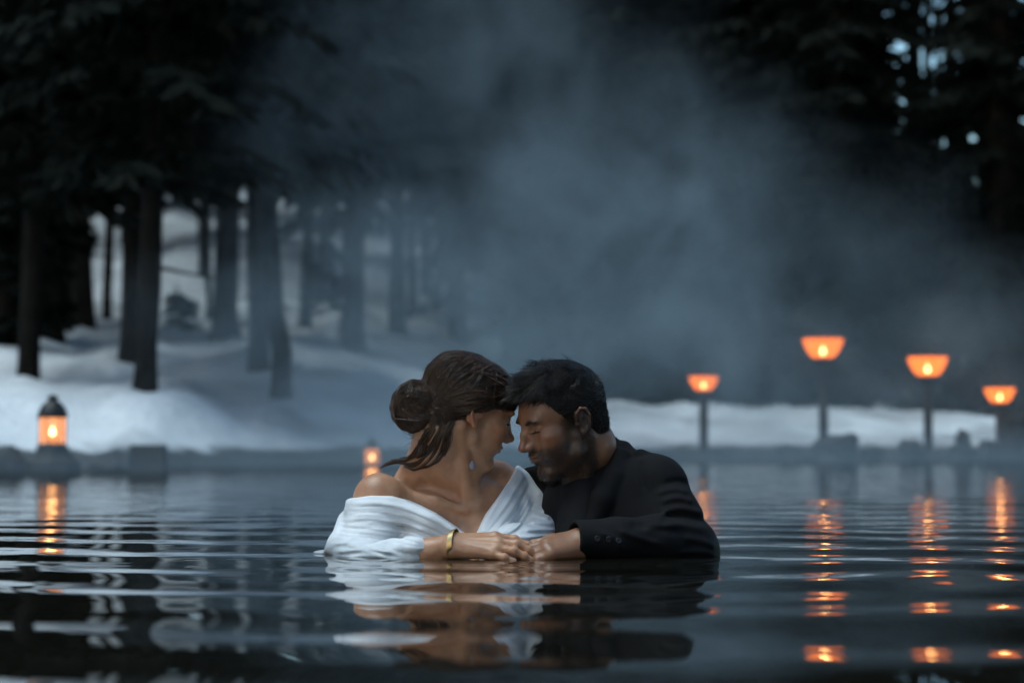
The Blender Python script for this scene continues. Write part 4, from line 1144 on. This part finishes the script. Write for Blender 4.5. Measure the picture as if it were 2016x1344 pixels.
Lc = HW.loc(VH[FH].mean(1))
def clumps(cv, n, sig, matl, name, rad, spread=1.0):
    """each guide becomes a damp clump of n hairs"""
    g, m, _ = cv.shape
    off = rng.normal(0, sig, (g, n, 1, 3)) * np.linspace(1.0, 0.45, m)[None, None, :, None] * spread
    wv = 0.0007 * np.sin(np.linspace(0, 1, m)[None, None, :, None] * rng.uniform(4, 14, (g, n, 1, 1)) + rng.random((g, n, 1, 1)) * 6) * rng.normal(0, 1, (g, n, 1, 3))
    C = (cv[:, None] + off + wv).reshape(g * n, m, 3)
    o = strands(name, C, rad * (0.7 + 0.6 * rng.random(len(C))), matl, hair); o['kind'] = 'stuff'
tgt = BUN + np.array([0.035, 0.012, 0.005])
cv = comb(GH, sample_surface(VH, FH, 3000), tgt, 14, 0.0118, 0.0030, 0.30)
strands('strand', cv, 0.0004, M_HAIR_W, hair)['kind'] = 'stuff'
cv = comb(GH, sample_surface(VH, FH, 160), tgt, 14, 0.0118, 0.0036, 0.40)
clumps(cv, 16, 0.0019, M_HAIR_W, 'strand', 0.0004)
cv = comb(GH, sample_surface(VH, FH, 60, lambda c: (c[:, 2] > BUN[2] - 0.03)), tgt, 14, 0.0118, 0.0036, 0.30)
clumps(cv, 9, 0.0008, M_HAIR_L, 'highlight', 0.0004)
# soft short hairs along the hairline
lr = sample_surface(VH, FH, 900, lambda c: (HW.loc(c)[:, 0] > -0.01) & (np.abs(HW.loc(c)[:, 2] - 0.012 - 0.36 * HW.loc(c)[:, 0]) < 0.012))
s_ = np.linspace(0, 1, 6)[None, :, None]
dn = (np.array([-0.45, 0, -0.75]) @ HW.R)[None] + rng.normal(0, 0.35, (len(lr), 3)); gg = GH.grad(lr)
dn = dn - (dn * gg).sum(1)[:, None] * gg
ln_ = 0.006 + 0.010 * rng.random(len(lr))
strands('hairline', lr[:, None] + dn[:, None] * ln_[:, None, None] * s_ - gg[:, None] * 0.0035 * s_ ** 0.5, 0.0003, M_HAIR_W, hair)['kind'] = 'stuff'
# bun strands wind round it
def wind(G, c, n, steps, step):
    v = rng.normal(size=(n, 3)); v /= np.linalg.norm(v, axis=1)[:, None]
    p = c + v * 0.05
    for _ in range(8): p = p - np.clip(G.sample(p), -0.01, 0.01)[:, None] * G.grad(p)
    ax = np.array([0.35, -0.8, 0.25]) + rng.normal(0, 0.30, (n, 3))
    off = 0.0055 * rng.random(n); out = [p.copy()]
    for _ in range(steps):
        g = G.grad(p); d = np.cross(ax, p - c); d -= (d * g).sum(1)[:, None] * g
        d /= np.linalg.norm(d, axis=1)[:, None] + 1e-6
        p = p + d * step
        p = p - np.clip(G.sample(p) - off, -0.01, 0.01)[:, None] * G.grad(p)
        out.append(p.copy())
    return np.stack(out, 1)
cv = wind(GB, BUN, 1000, 11, 0.0064)
strands('strand', cv, 0.0005, M_HAIR_W, hair)['kind'] = 'stuff'
clumps(wind(GB, BUN, 110, 13, 0.0068), 12, 0.0013, M_HAIR_W, 'strand', 0.0004)
clumps(wind(GB, BUN, 34, 16, 0.0055), 8, 0.0009, M_HAIR_L, 'highlight', 0.0004)
# loose wet locks down the neck and over the shoulder
locks = [[(862, 826), (850, 846), (838, 866), (829, 884), (812, 902), (790, 907), (768, 909), (748, 921)], [(874, 830), (862, 850), (846, 878), (836, 900), (814, 918), (794, 912), (772, 911), (752, 918)],
         [(882, 832), (870, 852), (858, 886), (838, 912), (816, 925), (796, 918)], [(888, 830), (876, 850), (868, 885), (850, 914), (826, 921)], [(846, 842), (832, 862), (822, 880), (806, 897), (786, 902)],
         [(892, 832), (880, 852), (876, 880), (864, 906), (846, 917)], [(856, 846), (840, 872), (818, 890), (800, 906), (778, 905), (758, 913)], [(842, 842), (834, 856), (828, 872), (816, 884)],
         [(894, 830), (886, 852), (884, 874), (874, 898)], [(866, 848), (852, 880), (830, 904), (806, 914), (784, 909), (762, 915)]]
cl = []
for q in locks:
    m = 28; w = resample(q, m)
    h = cam_hit(GW, w, -0.25, 0.2, 120)
    dd = np.where(np.isnan(h[:, 1]), np.nan, h[:, 1] - YS)
    ok = ~np.isnan(dd)
    dd = np.interp(np.arange(m), np.where(ok)[0], dd[ok]) if ok.any() else np.zeros(m)
    dd = np.convolve(np.pad(dd, 2, 'edge'), np.ones(5) / 5, 'valid')
    core = np.array([P(w[i][0], w[i][1], dd[i] - 0.004) for i in range(m)])
    for _ in range(16):
        o = rng.normal(0, 0.0016, 3); ph = rng.random() * 6
        wv = np.linspace(0, 1, m)[:, None]
        cl.append(core + o * (1.2 - 0.7 * wv) + 0.0012 * np.sin(wv * 9 + ph) * rng.normal(0, 1, 3))
strands('lock', np.array(cl), 0.0007, M_HAIR_W, hair)['kind'] = 'stuff'
# fly-away curls under the bun and fine loose hairs
wisps = []
for q, n in (([(812, 838), (797, 845), (800, 856), (815, 858), (826, 848)], 5), ([(820, 842), (806, 850), (812, 862), (822, 858)], 3), ([(790, 830), (783, 800), (790, 775), (815, 758), (845, 755)], 5), ([(835, 757), (842, 752), (850, 762)], 3)):
    for _ in range(n):
        jit = rng.normal(0, 3, 2)
        wisps.append(np.array([P(x + jit[0] + rng.normal(0, .7), y + jit[1] + rng.normal(0, .7), -0.045) for x, y in resample(q, 16)]))
for _ in range(240):
    i = rng.integers(len(VH)); p0 = VH[i]; g = GH.grad(p0[None])[0]
    d = g * 0.9 + rng.normal(0, 0.5, 3) + np.array([-0.6, 0, 0.1]); d /= np.linalg.norm(d)
    Ln = 0.010 + 0.026 * rng.random() ** 2; s_ = np.linspace(0, 1, 16)[:, None]
    wisps.append(p0 + d * Ln * s_ + np.array([-0.4, 0, -0.6]) * Ln * s_ ** 2)
for _ in range(110):
    i = rng.integers(len(Vb)); p0 = Vb[i]; g = (p0 - BUN) / np.linalg.norm(p0 - BUN)
    d = np.cross(g, rng.normal(size=3)); d = d / np.linalg.norm(d) + g * 0.5
    Ln = 0.012 + 0.022 * rng.random() ** 2; s_ = np.linspace(0, 1, 16)[:, None]
    wisps.append(p0 + d * Ln * s_ - g * Ln * 0.9 * s_ ** 2 + np.array([0, 0, -0.2]) * Ln * s_ ** 2)
strands('wisp', np.array(wisps), 0.0004, M_HAIR_W, hair)['kind'] = 'stuff'
def brow_lash(H, G, side, parent, matb, male):
    n = 170 if male else 90; cv = []
    for i in range(n):
        t = rng.random(); b = side * (0.013 + 0.033 * t)
        c0 = (0.0320 if male else 0.0345) + 0.0035 * math.sin(min(t, 0.65) * 2.4) - 0.006 * max(t - 0.6, 0) + rng.normal(0, 0.0019 if male else 0.0011) * (1.15 - 0.6 * t)
        p = H.p(0.102 - 0.30 * (abs(b)) ** 2 / 0.05, b, c0)[None]
        for _ in range(6): p = p - np.clip(G.sample(p), -0.01, 0.01)[:, None] * G.grad(p)
        d = (np.array([-0.35, side * 0.9, 0.15 - 0.25 * t]) + rng.normal(0, 0.15, 3)) @ H.R
        pts = [p[0]]
        for _k in range(4):
            q = pts[-1][None] + d * 0.0021
            q = q - np.clip(G.sample(q) - 0.0007, -0.01, 0.01)[:, None] * G.grad(q); pts.append(q[0])
        cv.append(np.array(pts))
    strands('eyebrow', np.array(cv), 0.0006 if male else 0.00045, matb, parent)['kind'] = 'stuff'
    cv = []
    for i in range(26):
        t = i / 25; b = side * (0.020 + 0.025 * t)
        p = H.p(0.0885 - 0.10 * (abs(b) - 0.03) ** 2 / 0.01, b, 0.0105)[None]
        for _ in range(5): p = p - np.clip(G.sample(p), -0.01, 0.01)[:, None] * G.grad(p)
        d = np.array([0.85, side * (t - 0.4) * 0.9, -0.35]) @ H.R
        s_ = np.linspace(0, 1, 5)[:, None]
        cv.append(p + d * s_ * 0.0085 + (np.array([0, 0, 1.0]) @ H.R) * 0.003 * s_ ** 2)
    strands('eyelash', np.array(cv), 0.0004, M_LASH, parent)['kind'] = 'stuff'
for sd in (-1, 1): brow_lash(HW, GW, sd, bw, M_HAIR_W, False)
pc = cam_hit(GW, [(929, 915)], -0.3, 0.2, 600)[0] + np.array([0, -0.004, 0])  # pale oval solid set on the neck skin, not hung from an ear
b_ = MB(); b_.lathe([(0.0005, 0.0105), (0.004, 0.007), (0.0068, 0.001), (0.0068, -0.004), (0.0045, -0.0088), (0.0008, -0.0105)], pc, 16)
o = b_.build('pale_drop', M_DROP, woman, True); o['label'] = 'pale oval drop resting against her neck'

# ------------------------------------------------------------------ man
HM = Head((1143, 832), -0.078, 1, (-math.cos(math.radians(25)), -math.sin(math.radians(25))), math.radians(20), 0.94)
M_SHL, M_SHR = P(1283, 958, -0.02), P(1100, 985, 0.22)
M_ELB = P(1352, 1075, -0.10)
M_WR = P(1150, 1066, -0.205)
def man_body(G):
    head_sdf(G, HM, True)
    G.chain([HM.p(-0.028, 0, -0.01), HM.p(-0.045, 0, -0.070), P(1166, 945, 0.085), P(1180, 1000, 0.10)], [0.056, 0.052, 0.056, 0.09], 0.02)
    G.cone(HM.p(0.015, 0, -0.07), P(1150, 980, 0.015), 0.036, 0.030, 0.03)
    G.cone(HM.p(0.028, 0, -0.095), HM.p(0.016, 0, -0.120), 0.013, 0.013, 0.015)
    G.cone(HM.p(-0.02, 0.055, -0.04), P(1150, 985, 0.0), 0.015, 0.012, 0.012)
    G.ell(P(1190, 1075, 0.12), (0.17, 0.125, 0.17), None, 0.03)
    G.cone(P(1190, 975, 0.09), M_SHL, 0.06, 0.05, 0.03); G.cone(P(1190, 985, 0.10), M_SHR, 0.06, 0.05, 0.03)
    G.cone(M_SHL, M_ELB, 0.056, 0.047, 0.02); G.cone(M_SHR, P(1080, 1130, 0.12), 0.056, 0.047, 0.02)
    G.chain([M_ELB, P(1255, 1068, -0.165), M_WR], [0.046, 0.042, 0.030], 0.015)
    mcp = [P(1084, 1063, -0.215), P(1076, 1071, -0.235), P(1078, 1081, -0.250), P(1086, 1091, -0.260)]
    for i, m in enumerate(mcp):
        G.cone(M_WR + np.array([0, 0.008 - 0.007 * i, 0.004 - 0.005 * i]), m, 0.0215, 0.0125, 0.014)
        G.ell(m, (0.0125, 0.0118, 0.0118), None, 0.007)
    tips = [[(1052, 1071, -.212), (1034, 1086, -.208), (1024, 1100, -.204)], [(1044, 1080, -.232), (1026, 1096, -.226), (1018, 1111, -.222)], [(1048, 1092, -.248), (1032, 1108, -.242), (1026, 1122, -.238)], [(1060, 1102, -.260), (1048, 1116, -.256), (1042, 1128, -.252)]]
    for m, tq in zip(mcp, tips): finger(G, [m] + [P(*x) for x in tq], 0.0112, 0.0078)
    finger(G, [P(1130, 1072, -0.185), P(1100, 1082, -0.175), P(1075, 1092, -0.175), P(1055, 1098, -0.178)], 0.0150, 0.0092, 0.008)
man = empty('person', P(1190, 1085, 0.1) * np.array([1, 1, 0]))
tag(man, 'dark-haired bearded man in a charcoal suit jacket, leaning in on the right', 'person')
GM = Grid((-0.02, 3.93, -0.09), (0.47, 4.58, 0.45), 0.0025)
man_body(GM)
V, F = GM.mesh()
bm_ = mesh_obj('body', V, F, M_SKIN_M, man)
face_masks(bm_, V, HM, True)

# jacket
GJ = Grid((-0.01, 3.95, -0.08), (0.52, 4.66, 0.32), 0.0032)
GJ.ell(P(1195, 1085, 0.12), (0.195, 0.145, 0.20), None, 0.03)
GJ.cone(P(1205, 968, 0.10), M_SHL + np.array([0.0, 0, 0.004]), 0.062, 0.062, 0.03)
GJ.cone(P(1180, 985, 0.12), M_SHR + np.array([0, 0, 0.0]), 0.055, 0.064, 0.03)
GJ.ell(M_SHL + np.array([0.018, 0, -0.002]), (0.058, 0.062, 0.066), None, 0.02)
GJ.chain([M_SHL + np.array([0.012, 0, -0.01]), M_SHL * 0.5 + M_ELB * 0.5 + np.array([0.002, 0, 0.0]), M_ELB], [0.064, 0.062, 0.060], 0.015)
GJ.chain([M_ELB, P(1290, 1066, -0.155), P(1215, 1064, -0.19), P(1136, 1062, -0.213)], [0.060, 0.053, 0.046, 0.0400], 0.015)
GJ.ell(M_ELB + np.array([0.006, 0.0, -0.02]), (0.060, 0.058, 0.060), None, 0.02)
GJ.cone(P(1215, 1000, 0.02), P(1270, 1060, -0.02), 0.10, 0.09, 0.04)
# collar and lapels
GJ.chain([P(1180, 872, 0.13), P(1196, 874, 0.07), P(1222, 900, 0.0), P(1210, 940, -0.045), P(1185, 985, -0.07), P(1160, 1050, -0.085)], [0.018, 0.016, 0.017, 0.020, 0.024, 0.020], 0.012)
GJ.chain([P(1186, 868, 0.10), P(1200, 872, 0.07), P(1228, 884, 0.04), P(1252, 898, 0.01)], [0.014, 0.015, 0.016, 0.012], 0.010)
GJ.chain([P(1262, 896, 0.0), P(1290, 908, -0.01), P(1312, 918, -0.01)], [0.014, 0.014, 0.012], 0.008)                       # padded shoulder seam
GJ.chain([P(1038, 928, 0.10), P(1068, 926, 0.09), P(1100, 950, 0.05)], [0.006, 0.014, 0.020], 0.014)                        # his other lapel
GJ.chain([P(1040, 932, 0.10), P(1066, 985, 0.08), P(1105, 1052, 0.05)], [0.007, 0.018, 0.02], 0.02)
GJ.chain([P(1085, 945, 0.14), P(1085, 985, 0.14), P(1110, 1040, 0.12)], [0.045, 0.05, 0.06], 0.03)
jf = []
for q, am, wd in (([(1285, 968), (1318, 960), (1350, 966)], 0.006, 0.007), ([(1290, 985), (1325, 976), (1358, 985)], 0.007, 0.007), ([(1285, 1003), (1330, 995), (1378, 1006)], 0.007, 0.008), ([(1280, 1022), (1330, 1012), (1385, 1024)], -0.006, 0.008),
                  ([(1250, 1034), (1310, 1022), (1380, 1036)], 0.006, 0.010), ([(1205, 1032), (1240, 1046), (1290, 1062)], 0.005, 0.007), ([(1225, 1025), (1265, 1030), (1330, 1040)], -0.004, 0.008), ([(1300, 950), (1330, 945), (1350, 952)], -0.004, 0.006),
                  ([(1170, 1035), (1200, 1050), (1215, 1070)], 0.003, 0.006), ([(1330, 1050), (1365, 1056), (1400, 1070)], 0.005, 0.008), ([(1262, 905), (1258, 930), (1265, 965)], -0.0045, 0.005), ([(1320, 1080), (1360, 1076), (1400, 1085)], 0.004, 0.007)):
    jf.append((q, am, wd))
GJ.F -= fold_field(GJ, jf)
# cut the cuff clean and open the neck
cdir = P(1300, 1066, -0.15) - P(1144, 1062, -0.21); cdir /= np.linalg.norm(cdir); c0 = P(1129, 1060, -0.214)
X, Y, Z = GJ.ax[0][:, None, None], GJ.ax[1][None, :, None], GJ.ax[2][None, None, :]
pl = -((X - c0[0]) * cdir[0] + (Y - c0[1]) * cdir[1] + (Z - c0[2]) * cdir[2])
near = ((X < P(1200, 0)[0]) & (Y < YS - 0.135))
GJ.F = np.where(near, np.maximum(GJ.F, pl), GJ.F).astype(np.float32)
GJ.cone(P(1140, 1063, -0.210), P(1112, 1063, -0.222), 0.033, 0.034, 0.002, 's')
V, F = GJ.mesh()
jacket = mesh_obj('jacket', V, F, M_JACKET, man)
for (px, py) in ((1182, 1060), (1205, 1061), (1224, 1064)):
    h = cam_hit(GJ, [(px - 6, py)], -0.4, 0.1, 400)[0]
    if not np.isnan(h[0]):
        g = GJ.grad(h[None])[0]
        m_ = MB(); m_.lathe([(0.0058, -0.001), (0.0066, 0.001), (0.0058, 0.0028), (0.0042, 0.0022), (0.0005, 0.0022)], (0, 0, 0), 16)
        M4 = Vector(g).to_track_quat('Z', 'Y').to_matrix().to_4x4(); M4.translation = Vector(h)
        vv = [M4 @ Vector(v) for v in m_.v]
        mesh_obj('button', np.array(vv), m_.f, M_BUTTON, jacket)
# shirt front between the lapels
GS = Grid((0.02, 4.02, -0.08), (0.36, 4.52, 0.26), 0.005)
GS.ell(P(1165, 1075, 0.085), (0.14, 0.125, 0.185), None, 0.02)
GS.chain([P(1160, 935, 0.03), P(1190, 925, 0.07), P(1215, 925, 0.11)], [0.045, 0.055, 0.05], 0.02)
GS.cone(P(1150, 975, 0.0), P(1140, 1060, -0.05), 0.05, 0.05, 0.02)
V, F = GS.mesh(); mesh_obj('shirt', V, F, M_SHIRT, man)

# ---- his hair
GK = Grid((-0.03, 4.05, 0.07), (0.26, 4.50, 0.46), 0.0025)
R, S = HM.R, HM.S
GK.ell(HM.p(-0.012, 0, 0.045), np.array((0.102, 0.079, 0.092)) * S, R, 0.01)
GK.ell(HM.p(0.035, 0, 0.075), np.array((0.062, 0.066, 0.060)) * S, R, 0.02)
GK.ell(HM.p(0.010, 0, 0.090), np.array((0.070, 0.055, 0.044)) * S, R, 0.03)
GK.ell(HM.p(-0.052, 0, -0.015), np.array((0.050, 0.066, 0.060)) * S, R, 0.02)
X, Y, Z = np.meshgrid(*GK.ax, indexing='ij')
a, b, c = HM.loc(np.stack([X.ravel(), Y.ravel(), Z.ravel()], 1)).astype(np.float32).T
hl = np.interp(a, [-0.03, -0.004, 0.008, 0.030, 0.048, 0.058, 0.080, 0.12], [-0.075, 0.012, -0.006, 0.026, 0.060, 0.080, 0.089, 0.100])
front = (hl - c) * 0.7
reg = front.reshape(GK.F.shape).astype(np.float32)
t = np.clip(0.5 + 0.5 * (reg - GK.F) / 0.008, 0, 1)
GK.F = GK.F * (1 - t) + reg * t + 0.008 * t * (1 - t)
VK, FK = GK.mesh()
hairm = mesh_obj('hair', VK, FK, M_BASE_M, man)
roots = sample_surface(VK, FK, 8500)
Lr = HM.loc(roots); g = GK.grad(roots)
top = smoothstep(0.045, 0.105, Lr[:, 2])
ln = 0.007 + top * (0.016 + 0.016 * rng.random(len(roots))) * (0.7 + 0.5 * rng.random(len(roots)))
ff, ww, uu = HM.R
cl_n = 260; cid = rng.integers(0, cl_n, len(roots))
seeds = roots[rng.choice(len(roots), cl_n)]
cid = np.argmin(((roots[:, None, :] - seeds[None]) ** 2).sum(2), 1)
crand = rng.normal(0, 0.26, (cl_n, 3))
d0 = g * (0.20 + 0.28 * top)[:, None] + (ff * 0.75)[None] * top[:, None] + (-ff * 0.25 - uu * 0.65)[None] * (1 - top)[:, None] + crand[cid] * (0.25 + top)[:, None] + rng.normal(0, 0.12, roots.shape)
d0 /= np.linalg.norm(d0, axis=1)[:, None]
d1 = d0 * 0.6 + (ff * 0.5 - uu * 0.25)[None] * top[:, None] + crand[cid][:, ::-1] * 0.5 * top[:, None]
s_ = np.linspace(0, 1, 5)[None, :, None]
tipd = rng.normal(0, 0.22, (cl_n, 3))
d1 = d1 + tipd[cid] * top[:, None]
d1 = d1 - ((roots - seeds[cid]) / 0.02) * (0.45 * top)[:, None]
cv = roots[:, None] + d0[:, None] * ln[:, None, None] * s_ + 0.5 * (d1 - d0)[:, None] * ln[:, None, None] * s_ ** 2 - g[:, None] * 0.001
strands('strand', cv, 0.0004 + 0.0002 * rng.random(len(cv)), M_HAIR_M, hairm)['kind'] = 'stuff'
cv = comb(GK, sample_surface(VK, FK, 5000, lambda c: HM.loc(c)[:, 2] > 0.03), HM.p(0.30, 0.05, 0.10), 5, 0.0062, 0.003, 0.45)
strands('strand', cv, 0.0004 + 0.0002 * rng.random(len(cv)), M_HAIR_M, hairm)['kind'] = 'stuff'
# beard stubble
cen = V_b = None
me = bm_.data; nv = len(me.vertices)
co = np.zeros(nv * 3, np.float32); me.vertices.foreach_get('co', co); co = co.reshape(-1, 3) + np.array(man.location)
stv = np.zeros(nv, np.float32); me.attributes['stubble'].data.foreach_get('value', stv)
w = np.where(stv > 0.35)[0]
pk = rng.choice(w, 6000); r0 = co[pk] + rng.normal(0, 0.0012, (len(pk), 3))
g = GM.grad(r0); r0 = r0 - GM.sample(r0)[:, None] * g
d = g * 0.7 + (-uu * 0.6 + ff * 0.1)[None] + rng.normal(0, 0.25, g.shape)
ln = 0.002 + 0.003 * rng.random(len(pk))
s_ = np.linspace(0, 1, 3)[None, :, None]
strands('beard', r0[:, None] + d[:, None] * ln[:, None, None] * s_, 0.0003, M_HAIR_M, bm_)['kind'] = 'stuff'
for sd in (-1, 1): brow_lash(HM, GM, sd, bm_, M_HAIR_M, True)
